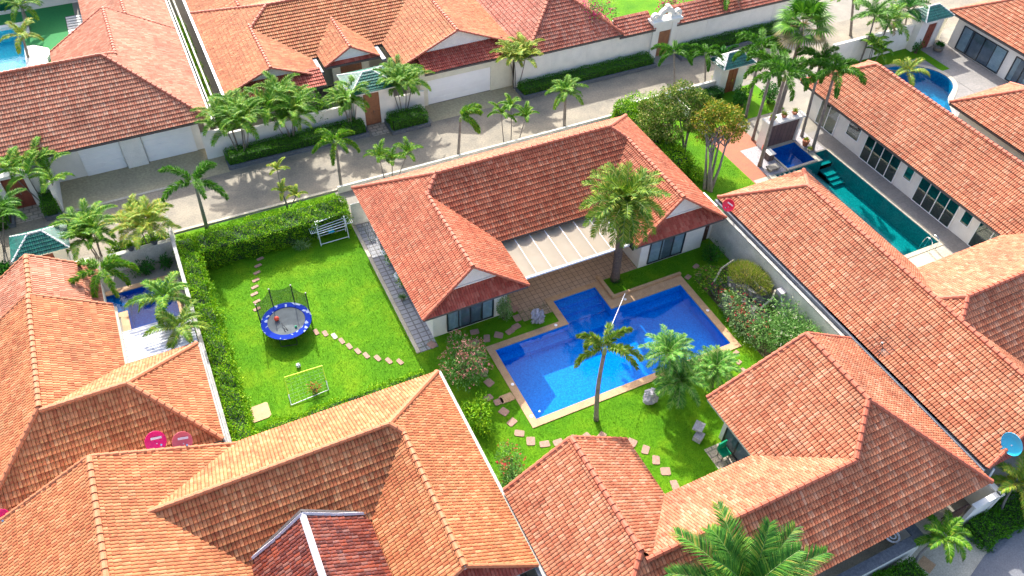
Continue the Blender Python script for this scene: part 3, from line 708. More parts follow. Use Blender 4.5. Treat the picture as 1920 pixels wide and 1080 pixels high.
sheet('lawn', [(34.4, 42, 37.2, 41)], .012, 'lawn', 'shaded lawn behind the stone water wall', 'lawn')
sheet('artificial_turf', [(-8.7, -4.7, 63.5, 80), (-20, -8.7, 71.5, 80)], .012, 'turf_carpet', 'green artificial turf round the far left pool', 'lawn')
sheet('red_paving', [(34.3, 36.1, 29, 37.2), (36.1, 37.4, 34.2, 37.2)], .014, 'red_paving', 'red brick paving beside the small lawn', 'path')
sheet('pebble_bed', [(35.6, 37.3, 31.1, 34.2)], .018, 'pebble', 'bed of white pebbles under the foxtail palms', 'ground')
sheet('pebble_bed', [(40.0, 41.4, 32.0, 35.2)], .018, 'pebble', 'pebbles and planks between small pool and glazed house', 'ground')
sheet('pool_deck', [(41.45, 43.0, 18, 34)], .012, 'deck_grey', 'grey stone deck along the green glass doors', 'deck')
sheet('pool_deck', [(35, 41.45, 18, 21.3)], .012, 'concrete_pale', 'pale stone deck at the foot of the long green pool', 'deck')
sheet('pool_deck', [(39.9, 40.4, 31.0, 33.6), (37.3, 39.9, 33.5, 34.1), (34.4, 36.2, 28, 31.1)], .016, 'concrete_pale', 'pale stone strip round the small raised pool', 'deck')
sheet('terrace', [(49.4, 61.2, 22, 36.4), (58.4, 61.2, 36.4, 40.2)], .010, 'deck_grey', 'grey tiled terrace round the kidney shaped pool', 'deck')
sheet('terrace', [(14.0, 22.62, 27.12, 30.8), (14.5, 16.4, 26.1, 27.12), (19.75, 20.15, 25.9, 27.12)], .016, 'paver_beige', 'beige tiled terrace under the fabric canopy', 'deck')
sheet('garden_path', [(8.42, 9.45, 26.4, 37.6)], .018, 'paver_grey', 'grey slab path along the west side of the main villa', 'path')
sheet('patio', [(-6.8, -2.1, 37.5, 40.2), (-2.75, -2.1, 33, 37.5)], .010, 'concrete', 'grey planting strip beside the small navy pool', 'ground')
sheet('flagstone_patio', [(18.9, 20.6, 12.8, 14.9)], .02, 'flagstone', 'flagstones before the corner window of the lower right villa', 'path')
sheet('planting_bed', [(25.3, 28.2, 17.5, 25.0)], .016, 'soil', 'dark soil bed between the blue pool and the boundary wall', 'ground')
k = MB(); k.box(8.2, 8.4, 26.4, 37.6, 0, .09); struct('garden_kerb', k, 'concrete_pale', 'thin concrete kerb between lawn and slab path', 'kerb')
k = MB(); k.box(-7.8, 0.3, 45.9, 46.1, 0, .035); struct('garden_kerb', k, 'concrete_pale', 'pale threshold strip across the wide driveway', 'kerb')
k = MB(); k.box(8.4, 30.6, 41.35, 41.5, 0, .1); k.box(-1.9, 8.4, 41.3, 41.5, 0, .1); struct('road_kerb', k, 'concrete_pale', 'pale kerb on the near side of the lane', 'kerb')

# --- main villa
H = thing('villa', 'main villa with coral tiled roof and fabric canopy, facing the big blue pool', 'house', (18, 32, 0), 'tiled villas')
walls(H, [(9.45, 13.85, 27.1, 37.0), (13.85, 22.65, 30.6, 37.0), (22.65, 27.2, 27.12, 37.0), (27.2, 28.2, 27.6, 29.0)])
wing(H, 8.6, 27.85, 29.9, 37.75, 'x', 'hip', 'hip', mat='tile_coral', nocap=('loA', 'hiA'), seed=1, ex={'A': [((11.5, 0), (1, 0)), ((24.95, 0), (-1, 0))]}, xcaps=[((11.65, 32.95, 4.98), (12.5, 33.8, 5.55)), ((24.8, 32.95, 4.98), (23.95, 33.8, 5.55))])
wing(H, 8.6, 14.7, 26.15, 33.2, 'y', 'gable', 'open', inlo=.55, ex={'A': [((8.6, 29.9), (1, -1))]}, nocap=(), seed=2)
wing(H, 21.65, 27.85, 26.35, 33.2, 'y', 'gable', 'open', inlo=.55, ex={'B': [((27.85, 29.9), (-1, -1))]}, seed=3)
glazing(H, 'y', 27.1, 10.25, 13.05, .15, 2.2, -1, 4, curtain=.3, label='four panel sliding door in black frame, west wing')
glazing(H, 'y', 27.12, 23.25, 25.75, .15, 2.2, -1, 3, curtain=.4, label='three panel sliding door in black frame, east wing')
door(H, 'y', 27.6, 27.35, 27.95, 2.3, -1, 'wood_dark')
glazing(H, 'y', 30.6, 15.2, 21.2, .1, 2.2, -1, 6, curtain=.1)
glazing(H, 'x', 22.65, 27.8, 29.8, .9, 2.1, -1, 2, name='window')
# canopy
cv = thing('patio_canopy', 'cream fabric canopy of six panels on white bars, over the beige terrace', 'canopy', (18, 28.6, 0))
for i in range(7):
    x0 = 14.72+i*.96; x1 = x0+.96; f = MB(); vs = []
    if x0 >= 21.3: break
    x1 = min(x1, 21.6)
    for j in range(9):
        x = x0+(x1-x0)*j/8; sag = -.13*math.sin(math.pi*j/8)**.8+.045
        for l in range(9):
            y = 27.1+(30.15-27.1)*l/8; vs.append((x, y, 2.42+.16*l/8+sag))
    f.add(vs, [(j*9+l, j*9+l+9, j*9+l+10, j*9+l+1) for j in range(8) for l in range(8)]); f.obj('fabric_panel', 'canopy_fabric', cv, smooth=True)
for i in range(8):
    x = 14.72+i*.96; b = MB(); b.tube([(min(x, 21.6), 27.08, 2.45), (min(x, 21.6), 30.1, 2.61)], .024, 6); b.obj('rafter', 'metal_white', cv)
b = MB(); b.box(14.7, 21.65, 27.0, 27.1, 2.34, 2.46); b.obj('front_beam', 'metal_white', cv)

# --- bottom centre villa
H = thing('villa', 'villa at the bottom centre with a long orange ridge, nearest to the camera', 'house', (0, 18, 0), 'tiled villas')
walls(H, [(-5, 7.2, 16.6, 22.1), (2.6, 7.2, 9, 16.6), (-11, -2.4, 8, 21.8)])
wing(H, -5.35, 8.0, 15.75, 22.75, 'x', 'open', 'hip', mat='tile_orange', rmat='ridge_orange', nocap=('hiA',), fascia='fascia_light', seed=4, ex={'A': [((5.1, 0), (-1, 0))]}, xcaps=[((4.95, 18.8, 4.98), (4.5, 19.25, 5.3))])
wing(H, 1.9, 8.0, 12.0, 19.0, 'y', 'gable', 'open', inlo=.3, mat='tile_orange', rmat='ridge_orange', fascia='fascia_light', ex={'B': [((8.0, 15.75), (-1, -1))]}, seed=6)
wing(H, -11.85, -1.65, 0.0, 22.7, 'y', 'open', 'gable', inhi=.8, mat='tile_orange', rmat='ridge_orange', gdepth=1.0, seed=7)
g = MB(); g.box(8.0, 8.16, 9, 22.9, 2.58, 2.74); g.box(7.9, 8.26, 9, 22.95, 2.5, 2.57); g.obj('gutter', 'fascia_light', H)
P = thing('pavilion', 'small pavilion with glazed dark red tiles and grey ridge caps', 'pavilion', (0.05, 14, 0))
walls(P, [(-1.9, 2.0, 8, 16.2)], h=3.2, mat='cream_paint')
wing(P, -2.35, 2.45, 6.0, 16.75, 'y', 'open', 'verge', ze=3.3, mat='tile_glazed_red', rmat='ridge_grey', seed=8, capr=.001, nocap=('ridge', 'hiA', 'hiB'))
rb = MB(); zr = 3.3+.7*2.4
rb.tube([(0.05, 6, zr+.06), (0.05, 16.8, zr+.06)], .13, 4); rb.obj('ridge_cap', 'ridge_grey', P)
for xe in (-2.45, 2.55):
    v = MB(); v.tube([(xe+(.0), 16.72, 3.38), (xe*.5+.03, 16.76, 3.3+.7*1.2+.06), (0.05, 16.85, zr+.14)], .075, 4); v.obj('verge_cap', 'ridge_grey', P)
    v = MB(); a, b_ = Vector((xe, 16.86, 3.3)), Vector((.05, 17.0, zr+.22)); v.add([a-Vector((0, 0, .5)), b_-Vector((0, 0, .5)), b_, a, a+Vector((0, -.1, -.5)), b_+Vector((0, -.1, -.5)), b_+Vector((0, -.1, 0)), a+Vector((0, -.1, 0))],
        [(0, 1, 2, 3), (7, 6, 5, 4), (3, 2, 6, 7), (0, 3, 7, 4), (1, 5, 6, 2)]); v.obj('flashing', 'fascia_dark', P)

# --- left villa
H = thing('villa', 'villa at the left edge with mottled orange roof beside the small navy pool', 'house', (-7, 28, 0), 'tiled villas')
walls(H, [(-11.1, -6.3, 24, 38.0), (-6.3, -2.9, 24.0, 28.6)], mat='cream_paint')
wing(H, -8.72, -2.15, 23.2, 29.3, 'x', 'open', 'hip', mat='tile_orange', rmat='ridge_orange', fascia='fascia_dark', seed=9)
wing(H, -11.9, -5.55, 23.2, 33.65, 'y', 'hip', 'verge', inhi=.05, mat='tile_orange', rmat='ridge_orange', ex={'lo': [((-8.72, 23), (-1, 0))], 'B': [((-8, 26.25), (0, 1))]}, nocap=('loB',), seed=10)
wing(H, -11.6, -6.0, 33.5, 37.2, 'y', 'open', 'verge', ze=2.55, mat='tile_salmon', rmat='ridge_orange', seed=11)
g = MB(); g.box(-2.15, -2.02, 23.0, 29.4, 2.6, 2.76); g.box(-2.0, -1.93, 23.0, 29.4, 2.5, 2.72); g.obj('gutter', 'coping_dirty', H)
g = MB(); g.box(-5.55, -5.4, 29.5, 33.6, 2.55, 2.72); g.obj('gutter', 'concrete_pale', H)
mr = thing('carport_roof', 'white ribbed metal roof lying between the navy pool and the orange tiles', 'roof', (-3.9, 30.7, 0))
f = MB(); n = 46; vs = []
for j in range(n+1):
    y = 29.6+(32.0-29.6)*j/n; z = 2.35+.03*abs(math.sin(math.pi*j*.25))
    for x in (-5.5, -2.1): vs.append((x, y, z))
f.add(vs, [(2*j, 2*j+1, 2*j+3, 2*j+2) for j in range(n)]); f.obj('roof_sheet', 'metal_roof', mr)
f = MB(); f.box(-5.5, -2.1, 29.4, 29.6, 2.3, 2.5); f.obj('flashing', 'gutter_grey', mr)
for p in ((-5.35, 31.9), (-2.25, 31.9), (-5.35, 29.7), (-2.25, 29.7)): f = MB(); f.box(p[0]-.05, p[0]+.05, p[1]-.05, p[1]+.05, 0, 2.33); f.obj('post', 'metal_white', mr)

# --- bottom right villa
H = thing('villa', 'peach roofed villa at the lower right wrapping round the end of the pool lawn', 'house', (18, 11, 0), 'tiled villas')
walls(H, [(9.1, 13.6, 7.6, 14.9), (13.6, 20.0, 7.6, 11.7), (20.0, 27.3, 7.8, 15.2)])
wing(H, 8.2, 14.4, 6.9, 15.6, 'y', 'hip', 'gable', inhi=.0, mat='tile_peach', fascia='fascia_light', ex={'lo': [((11.35, 6.9), (-1, 0))], 'B': [((0, 9.6), (0, 1))]}, nocap=('loB',), seed=12)
wing(H, 11.35, 21.95, 6.9, 12.45, 'x', 'open', 'open', mat='tile_peach', ex={'A': [((19.15, 6.9), (-1, 1))]}, seed=13, nocap=())
wing(H, 19.15, 28.1, 6.9, 16.0, 'y', 'hip', 'gable', inhi=.5, mat='tile_peach', fascia='fascia_light', ex={'A': [((0, 9.6), (0, 1))]}, nocap=('loA',), xcaps=[((21.9, 9.7, 4.83), (23.6, 11.4, 6.0))], seed=14)
glazing(H, 'x', 20.0, 12.2, 14.9, .12, 2.2, -1, 3, fmat='frame_black', curtain=.0, label='wide dark corner window towards the lawn')
f = MB(); f.box(19.80, 19.88, 12.6, 15.4, 2.28, 2.48); f.obj('white_fascia', 'frame_white', H)

# --- right villa round the long green pool
H = thing('villa', 'large villa on the right whose long roof runs down beside the boundary wall', 'house', (33, 17, 0), 'tiled villas')
walls(H, [(29.2, 34.6, 8.6, 27.3), (34.6, 50, 11.4, 17.6)])
wing(H, 28.6, 35.3, 7.5, 28.2, 'y', 'gable', 'hip', inlo=.5, ze=2.7, mat='tile_peach', seed=15, ex={}, capr=.125)
wing(H, 28.6, 62.0, 10.0, 18.45, 'x', 'hip', 'open', ze=2.7, mat='tile_peach', seed=16, ex={'lo': [((31.9, 14), (1, 0))], 'A': [((31.95, 10), (1, 0))], 'B': [((31.95, 10), (1, 0))]}, nocap=('loA', 'loB'),
     xcaps=[((31.95, 13.4, 5.06), (32.85, 14.22, 5.72)), ((31.95, 15.1, 5.06), (32.85, 14.22, 5.72))])
g = MB(); g.box(28.44, 28.58, 7.5, 28.2, 2.42, 2.6); g.box(28.5, 29.2, 8.6, 27.3, 2.3, 2.41); g.obj('gutter', 'gutter_grey', H)
H = thing('villa', 'white pool villa on the right with tall green glass doors', 'house', (45, 27, 0), 'tiled villas')
walls(H, [(43.0, 47.8, 17.7, 35.9)])
wing(H, 42.1, 48.6, 15.2, 36.7, 'y', 'open', 'hip', ze=2.7, t=.72, mat='tile_peach', seed=17)
for a0, a1, n, nm in ((33.0, 34.9, 2, 'glass_door'), (27.0, 30.2, 4, 'glass_door'), (22.0, 25.2, 4, 'glass_door'), (18.3, 20.4, 2, 'glass_door')):
    glazing(H, 'x', 43.0, a0, a1, .05, 2.3, -1, n, 'frame_white', 'glass_green', 'room_green', name=nm)
for a0, a1, z0, z1 in ((30.8, 32.0, .9, 2.0), (25.8, 26.5, 1.0, 2.0), (20.9, 21.6, 1.0, 2.0)): glazing(H, 'x', 43.0, a0, a1, z0, z1, -1, 1, 'frame_white', 'glass_green', 'room_green', name='window')

# --- far right villa and its little wing
H = thing('villa', 'villa in the upper right corner with four tall dark glass panels', 'house', (64, 36, 0), 'tiled villas')
walls(H, [(61.25, 70, 30, 39.4)], h=2.75)
wing(H, 60.6, 72, 28.5, 40.1, 'y', 'open', 'hip', ze=2.85, t=.6, mat='tile_peach', seed=18)
glazing(H, 'x', 61.25, 34.2, 38.6, .1, 2.15, -1, 4, curtain=.25); glazing(H, 'x', 61.25, 31.4, 33.4, .1, 2.15, -1, 2, curtain=.3)
H = thing('garden_house', 'low tiled outbuilding at the right edge between two pools', 'house', (53, 26, 0))
walls(H, [(50.7, 55.5, 16, 29.4)]); wing(H, 50.0, 56.2, 14, 30.1, 'y', 'open', 'hip', mat='tile_peach', seed=19, t=.68)

# --- top left villa
H = thing('villa', 'large salmon roofed villa at the top left with two white garage doors', 'house', (-3, 54, 0), 'tiled villas')
walls(H, [(-18, 1.5, 49.3, 58), (-5.6, 1.5, 58, 60.8), (-3.1, 1.5, 60.8, 82)], h=2.7)
wing(H, -20, 2.3, 48.3, 58.6, 'x', 'open', 'hip', t=.6, mat='tile_salmon', nocap=('hiB',), seed=20, ex={'B': [((-1.9, 0), (-1, 0))]}, xcaps=[((-2.05, 54.25, 5.45), (-2.85, 53.45, 5.94))])
wing(H, -6.4, 2.3, 54, 61.0, 'y', 'open', 'verge', inhi=.0, t=.6, mat='tile_salmon', ex={'B': [((2.3, 58.6), (-1, 1))]}, seed=21)
wing(H, -3.8, 2.3, 61.0, 82, 'y', 'open', 'open', t=.6, mat='tile_salmon', seed=22)
g = MB(); g.box(2.3, 2.45, 48.3, 82, 2.55, 2.75); g.obj('gutter', 'metal_white', H)
for a, b in ((-6.0, -3.55), (-2.15, 1.0)):
    d = MB(); d.box(a, b, 49.22, 49.28, .02, 2.1)
    for i in range(1, 5): d.box(a+.04, b-.04, 49.205, 49.22, .02+i*.42-.36, .02+i*.42-.03)
    d.obj('garage_door', 'garage_white', H)
w_ = MB(); w_.box(-3.5, -2.2, 49.02, 49.26, 0, 2.55); w_.obj('pillar', 'white_paint', H)

# --- top centre villa with three gables
H = thing('villa', 'top centre villa with three orange gables and a wide white garage door', 'house', (15, 55, 0), 'tiled villas')
walls(H, [(4.6, 9.8, 50.6, 62), (9.8, 16.6, 53.5, 62), (16.6, 24.3, 48.9, 62)], mat='cream_paint')
T2 = .42
wing(H, 3.8, 25.1, 53.0, 63.0, 'x', 'hip', 'hip', t=T2, mat='tile_orange', nocap=('loA', 'hiA'), seed=23, ex={'A': [((7.0, 0), (1, 0)), ((20.6, 0), (-1, 0))]}, xcaps=[((7.1, 56.3, 4.25), (8.8, 58.0, 4.95))])
def skirt(x0, x1, y0, y1, ze, t, seed, parent):
    b = bmesh.new(); slope(b, (x0, y0), (1, 0), (0, 1), x1-x0, y1-y0, ze, [], t, seed=seed); o = bm_obj(b, 'skirt_roof', 'tile_red', parent)
    f = MB(); f.box(x0, x1, y0+.02, y0+.07, ze-.16, ze-.01); f.obj('eaves_board', 'fascia_dark', o)
wing(H, 3.8, 10.45, 50.5, 57, 'y', 'gable', 'open', t=T2, inlo=.0, gdepth=.5, mat='tile_orange', ex={'A': [((3.8, 53.0), (1, -1))]}, seed=24)
wing(H, 15.85, 25.1, 49.3, 57, 'y', 'gable', 'open', t=T2, inlo=.1, gdepth=.5, mat='tile_orange', ex={'B': [((25.1, 53.0), (-1, -1))]}, seed=25)
skirt(4.7, 10.5, 49.4, 51.0, 2.7, .32, 31, H); skirt(17.3, 24.2, 47.97, 49.75, 2.72, .32, 32, H)
g = MB(); g.box(25.1, 25.3, 48.5, 70, 2.6, 2.8); g.obj('gutter', 'gutter_grey', H)
wing(H, 10.95, 15.05, 51.2, 56, 'y', 'gable', 'open', ze=2.95, t=.52, inlo=.2, gdepth=.35, mat='tile_orange', seed=26)
w_ = MB(); w_.box(11.6, 14.4, 51.9, 52.1, 0, 3.2); w_.obj('porch_wall', 'cream_paint', H); door(H, 'y', 51.9, 12.2, 13.8, 2.4, -1)
for x in (10.62, 15.3): g = MB(); g.box(x-.16, x+.16, 51.0, 55, 2.62, 2.8); g.obj('gutter', 'gutter_grey', H)
w_ = MB(); w_.box(16.9, 17.5, 48.12, 48.35, 0, 2.62); w_.box(22.55, 24.4, 48.12, 48.35, 0, 2.62); w_.box(17.5, 22.55, 48.12, 48.35, 2.05, 2.62); w_.box(16.9, 24.4, 48.35, 49, 0, 2.65); w_.obj('garage_wall', 'cream_paint', H)
d = MB(); d.box(17.5, 22.55, 48.2, 48.26, .02, 2.05)
for i in range(4): d.box(17.6, 22.45, 48.185, 48.2, .06+i*.5, .5+i*.5)
d.obj('garage_door', 'garage_white', H)
glazing(H, 'y', 50.6, 5.0, 6.6, .9, 2.1, -1, 2, name='window')
g = MB(); g.box(3.6, 3.78, 50.5, 70, 2.6, 2.78); g.obj('gutter', 'metal_white', H)
wing(H, 3.8, 10.4, 60.0, 80, 'y', 'open', 'open', t=T2, mat='tile_orange', seed=27, ex={'A': [((3.8, 63.0), (1, 1))]})
wing(H, 7.0, 25.1, 63.1, 74, 'x', 'open', 'hip', ze=2.75, t=T2, mat='tile_orange', seed=29)

# --- upper right of centre villa
H = thing('villa', 'red tiled villa behind the street wall, half hidden by bougainvillea', 'house', (30, 52, 0), 'tiled villas')
walls(H, [(25.9, 32, 48.2, 62)])
wing(H, 25.1, 33.5, 47.25, 70, 'y', 'hip', 'open', t=.65, mat='tile_rose', seed=28)

# --- boundary walls
def wall(label, x0, x1, y0, y1, h, mat='white_paint', cap=.0, z0=0, group=None, piers=0):
    o = thing('boundary_wall', label, 'wall', ((x0+x1)/2, (y0+y1)/2, 0), group); m = MB(); m.box(x0, x1, y0, y1, z0, h)
    if piers:
        n = int(max(x1-x0, y1-y0)/piers)
        for i in range(1, n):
            if x1-x0 > y1-y0: x = x0+(x1-x0)*i/n; m.box(x-.012, x+.012, y0-.012, y1+.012, z0, h-.01)
            else: y = y0+(y1-y0)*i/n; m.box(x0-.012, x1+.012, y-.012, y+.012, z0, h-.01)
    m.obj('wall', mat, o)
    if cap: c = MB(); c.box(x0-cap, x1+cap, y0-cap, y1+cap, h+.003, h+.07); c.obj('coping', 'coping_dirty' if mat == 'old_wall' else mat, o)
    return o
wall('pale wall between the pool garden and the long right roof', 28.25, 28.4, 7.6, 28.0, 2.3, 'old_wall', .03, piers=2.5)
wall('weathered white wall between the trampoline hedge and the navy pool', -2.05, -1.92, 22.95, 40.9, 1.75, 'old_wall', .03)
wall('narrow white wall on the east side of the bottom centre villa', 8.1, 8.2, 9, 22.7, 1.9, 'old_wall', .03)
wall('white street wall left of the green roofed gateway', 2.9, 12.0, 47.95, 48.1, 1.6, 'white_paint', .02, piers=1.5)
wall('short white street wall right of the green roofed gateway', 14.05, 17.0, 47.6, 47.75, 1.6, 'white_paint', .02)
wall('long white street wall left of the scrolled gateway', 24.3, 36.6, 47.5, 47.68, 2.5, 'white_paint', piers=2.8)
wall('long white street wall right of the scrolled gateway', 38.3, 52, 47.5, 47.68, 2.4, 'white_paint', piers=2.8)
wall('low white street wall of the garden with the two bushy trees', 30.7, 38.2, 41.15, 41.3, 1.0, 'white_paint', .03)
wall('white street wall left of the upper right gateway', 48.8, 57.6, 40.3, 40.5, 2.1, 'white_paint', .02, piers=2.2)
wall('cream wall beside the upper right villa', 59.4, 61.2, 40.3, 40.5, 2.3, 'cream_paint')
wall('cream wall between the pool villa and the kidney pool', 49.1, 49.25, 14, 36.5, 1.9, 'cream_paint')
wall('white planter wall behind the navy pool', -5.6, -2.1, 39.3, 39.6, 1.2, 'old_wall')
wall('angled white wall at the left of the wide driveway', -7.95, -7.75, 46.2, 49.4, 2.2, 'white_paint')
wall('white wall at the right of the wide driveway', 1.45, 2.9, 47.95, 48.1, 2.1, 'white_paint')
wall('white street wall at the far left with a mail slot', -16, -10.6, 47.6, 47.75, 2.1, 'white_paint')
wall('short white street wall right of the red door at the left', -9.05, -7.8, 47.6, 47.75, 2.1, 'white_paint')
wall('white side wall beside the gap between the top villas', 3.0, 3.12, 48.1, 80, 1.6, 'old_wall')
wall('thin grey wall of the side passage at the top left', 2.62, 2.72, 49.5, 80, 2.0, 'old_wall')
wall('cream wall at the back of the small lawn with two trees', 34.3, 34.4, 36, 41, .9, 'cream_paint')
# street wall behind main villa
wall('low wall behind the main villa along the lane', 8.4, 30.6, 41.0, 41.15, .5, 'old_wall')
# sloping tiled coping
for (x0, x1, lb) in ((33.2, 36.5, 'strip of red tiled coping left of the scrolled gateway'), (38.5, 52, 'strip of red tiled coping right of the scrolled gateway')):
    t_ = thing('tiled_coping', lb, 'coping', ((x0+x1)/2, 48, 2.5), 'tiled copings on the street wall'); b = bmesh.new()
    slope(b, (x0, 47.25), (1, 0), (0, 1), x1-x0, 1.5, 2.6, [], .55, seed=40); bm_obj(b, 'tiles', 'tile_rose', t_)
    f = MB(); f.box(x0, x1, 47.28, 47.34, 2.42, 2.58); f.obj('eaves_board', 'fascia_dark', t_); f = MB(); f.box(x0, x1, 48.5, 48.7, 0, 3.3); f.obj('wall', 'white_paint', t_)

# --- gateways
def green_gate(label, x0, x1, y0, y1, h, dlabel, dmat, dx0, dx1, dz, zr=.75, face=-1, stucco='white_paint'):
    g = thing('gateway', label, 'gateway', ((x0+x1)/2, (y0+y1)/2, 0), 'green roofed gateways')
    m = MB(); yw0, yw1 = y0+.5, y1-.5
    m.box(x0+.35, dx0, yw0, yw1, 0, h); m.box(dx1, x1-.35, yw0, yw1, 0, h); m.box(dx0, dx1, yw0, yw1, dz, h); m.obj('wall', stucco, g)
    door(g, 'y', (yw0 if face < 0 else yw1)-face*.12, dx0, dx1, dz, face, dmat)
    w = (y1-y0)/2; b = bmesh.new(); t = zr/w; ym = (y0+y1)/2
    for org, ud, idr, L in (((x0, y0), (1, 0), (0, 1), x1-x0), ((x0, y1), (1, 0), (0, -1), x1-x0)):
        slope(b, org, ud, idr, L, w, h, [((x0, org[1]), (1, -idr[1])), ((x1, org[1]), (-1, -idr[1]))], t, roll=.11, course=.22, h=.03, seed=50)
    for xe, e in ((x0, 1), (x1, -1)): slope(b, (xe, y0), (0, 1), (e, 0), y1-y0, w, h, [((xe, y0), (-e, 1)), ((xe, y1), (-e, -1))], t, roll=.11, course=.22, h=.03, seed=51)
    bm_obj(b, 'roof', 'tile_green', g); c = MB()
    zt = h+zr+.02; c.tube([(x0+w, ym, zt), (x1-w, ym, zt)], .07, 6)
    for xe, xr in ((x0, x0+w), (x1, x1-w)):
        for ye in (y0, y1): c.tube([(xe, ye, h+.03), (xr, ym, zt)], .06, 6)
    c.obj('ridge_cap', 'ridge_grey' if stucco != 'white_paint' else 'white_paint', g); f = MB(); f.box(x0+.05, x1-.05, y0+.05, y1-.05, h-.08, h-.02); f.obj('soffit', 'white_paint', g)
    return g
green_gate('gateway with green tiled roof and brown double door, between the areca clumps by the lane', 11.4, 15.0, 46.9, 49.8, 3.0, '', 'wood_door', 12.45, 13.6, 2.6)
green_gate('gateway with green tiled roof at the left edge, half covered by palm leaves', -10.1, -7.2, 39.5, 41.7, 2.45, '', 'wood_red', -9.2, -8.2, 2.1)
green_gate('gateway with green tiled roof and red door in the upper right corner', 57.0, 60.2, 39.2, 41.3, 2.9, '', 'wood_red', 58.25, 59.2, 2.3)
green_gate('gateway with green tiled roof and red door hidden behind the foxtail palms', 37.9, 40.9, 40.2, 42.1, 2.5, '', 'wood_red', 38.9, 39.8, 2.2)
g = thing('gateway', 'ornate white gateway with scrolled baroque crown and brown door', 'gateway', (37.5, 47.7, 0))
m = MB(); m.box(36.3, 36.9, 47.3, 47.95, 0, 3.0); m.box(38.05, 38.7, 47.3, 47.95, 0, 3.0); m.box(36.9, 38.05, 47.35, 47.9, 2.25, 3.0); m.box(36.1, 38.9, 47.2, 48.05, 3.003, 3.2); m.obj('wall', 'white_paint', g)
door(g, 'y', 47.5, 36.9, 38.05, 2.25, -1, 'wood_door')
cr = MB(); th = .3
def ring(cx, cz, r0, r1, a0, a1, n=18):
    vs = []
    for i in range(n+1):
        a = a0+(a1-a0)*i/n
        for y in (47.45, 47.45+th):
            for r in (r0, r1): vs.append((cx+r*math.cos(a), y, cz+r*math.sin(a)))
    cr.add(vs, [q for i in range(n) for q in ((4*i, 4*i+1, 4*i+5, 4*i+4), (4*i+2, 4*i+6, 4*i+7, 4*i+3), (4*i+1, 4*i+3, 4*i+7, 4*i+5), (4*i, 4*i+4, 4*i+6, 4*i+2))]+[(0, 2, 3, 1), (4*n, 4*n+1, 4*n+3, 4*n+2)])
ring(37.5, 3.35, .42, .78, -.2, math.pi+.2); ring(36.45, 3.45, .12, .34, -1.2, math.pi*1.2); ring(38.55, 3.45, .12, .34, -.6, math.pi+1.2)
cr.box(36.2, 36.95, 47.42, 47.78, 3.2, 3.42); cr.box(38.05, 38.8, 47.42, 47.78, 3.2, 3.42); cr.box(37.36, 37.64, 47.4, 47.8, 4.0, 4.3)
cr.obj('crown_moulding', 'white_paint', g)
g = thing('gateway', 'white gateway with red wooden door at the far left of the lane', 'gateway', (-9.8, 47.6, 0))
m = MB(); m.box(-10.75, -10.45, 47.4, 47.8, 0, 2.4); m.box(-9.2, -8.9, 47.4, 47.8, 0, 2.4); m.box(-10.75, -8.9, 47.35, 47.85, 2.403, 2.6); m.obj('wall', 'white_paint', g); door(g, 'y', 47.6, -10.45, -9.2, 2.35, -1, 'wood_red')

# --- stone kerb planters by the lane (thing: kerb)
for x0, x1, y0, lb in ((2.5, 12.3, 46.2, 'dark stone planter kerb along the left street hedge'), (13.8, 16.7, 45.6, 'dark stone planter kerb right of the brown door'), (24.3, 36.2, 46.0, 'dark stone planter kerb under the middle street hedge'),
                       (38.6, 51, 46.0, 'dark stone planter kerb under the right street hedge'), (-10.9, -10.5, 45.8, 'tiny dark planter kerb at the far left door'), (-8.8, -7.9, 45.6, 'dark tiled planter right of the far left door')):
    o = thing('planter_kerb', lb, 'planter', ((x0+x1)/2, y0, 0), 'dark stone planter kerbs'); m = MB(); m.box(x0, x1, y0, y0+.14, 0, .28); m.box(x0, x0+.14, y0+.14, 47.4, 0, .28); m.box(x1-.14, x1, y0+.14, 47.4, 0, .28); m.obj('kerb', 'stone_kerb', o)
    m = MB(); m.box(x0+.14, x1-.14, y0+.14, 47.4, 0, .2); m.obj('earth', 'soil', o)

# ------------------------------------------------------------------ swimming pools
def basin_rect(mb, x0, x1, y0, y1, zf, skip=''):
    mb.quad((x0, y0, zf), (x1, y0, zf), (x1, y1, zf), (x0, y1, zf))
    if 'S' not in skip: mb.quad((x0, y0, zf), (x1, y0, zf), (x1, y0, 0), (x0, y0, 0))
    if 'N' not in skip: mb.quad((x0, y1, zf), (x1, y1, zf), (x1, y1, 0), (x0, y1, 0))
    if 'W' not in skip: mb.quad((x0, y0, zf), (x0, y1, zf), (x0, y1, 0), (x0, y0, 0))
    if 'E' not in skip: mb.quad((x1, y0, zf), (x1, y1, zf), (x1, y1, 0), (x1, y0, 0))
def wpoly(mb, pts, z): return mb.add([(x, y, z) for x, y in pts], [tuple(range(len(pts)))])
p = thing('swimming_pool', 'large bright blue pool with sandstone edge in the main garden', 'swimming pool', (18, 22.5, 0))
b = MB(); D = -.85
b.quad((12.15, 19.95, D), (24.25, 19.95, D), (24.25, 24.9, D), (12.15, 24.9, D))
for q in (((12.15, 19.95), (24.25, 19.95)), ((12.15, 19.95), (12.15, 24.9)), ((24.25, 19.95), (24.25, 24.9)), ((12.15, 24.9), (16.72, 24.9)), ((19.5, 24.9), (24.25, 24.9)),
          ((16.72, 24.9), (16.72, 26.8)), ((19.5, 24.9), (19.5, 26.8)), ((16.72, 26.8), (19.5, 26.8))):
    b.quad((*q[0], D), (*q[1], D), (*q[1], .0), (*q[0], .0))
b.obj('basin', 'mosaic_blue', p)
for i in range(4):
    s = MB(); s.box(16.73, 19.49, 26.8-.48*(i+1), 26.79, -.16-.16*i-.2+.002*i, -.16-.16*i); s.obj('step', 'mosaic_blue', p)
s = MB(); s.box(12.16, 24.24, 24.4, 24.89, D+.002, -.55); s.obj('bench', 'mosaic_blue', p)
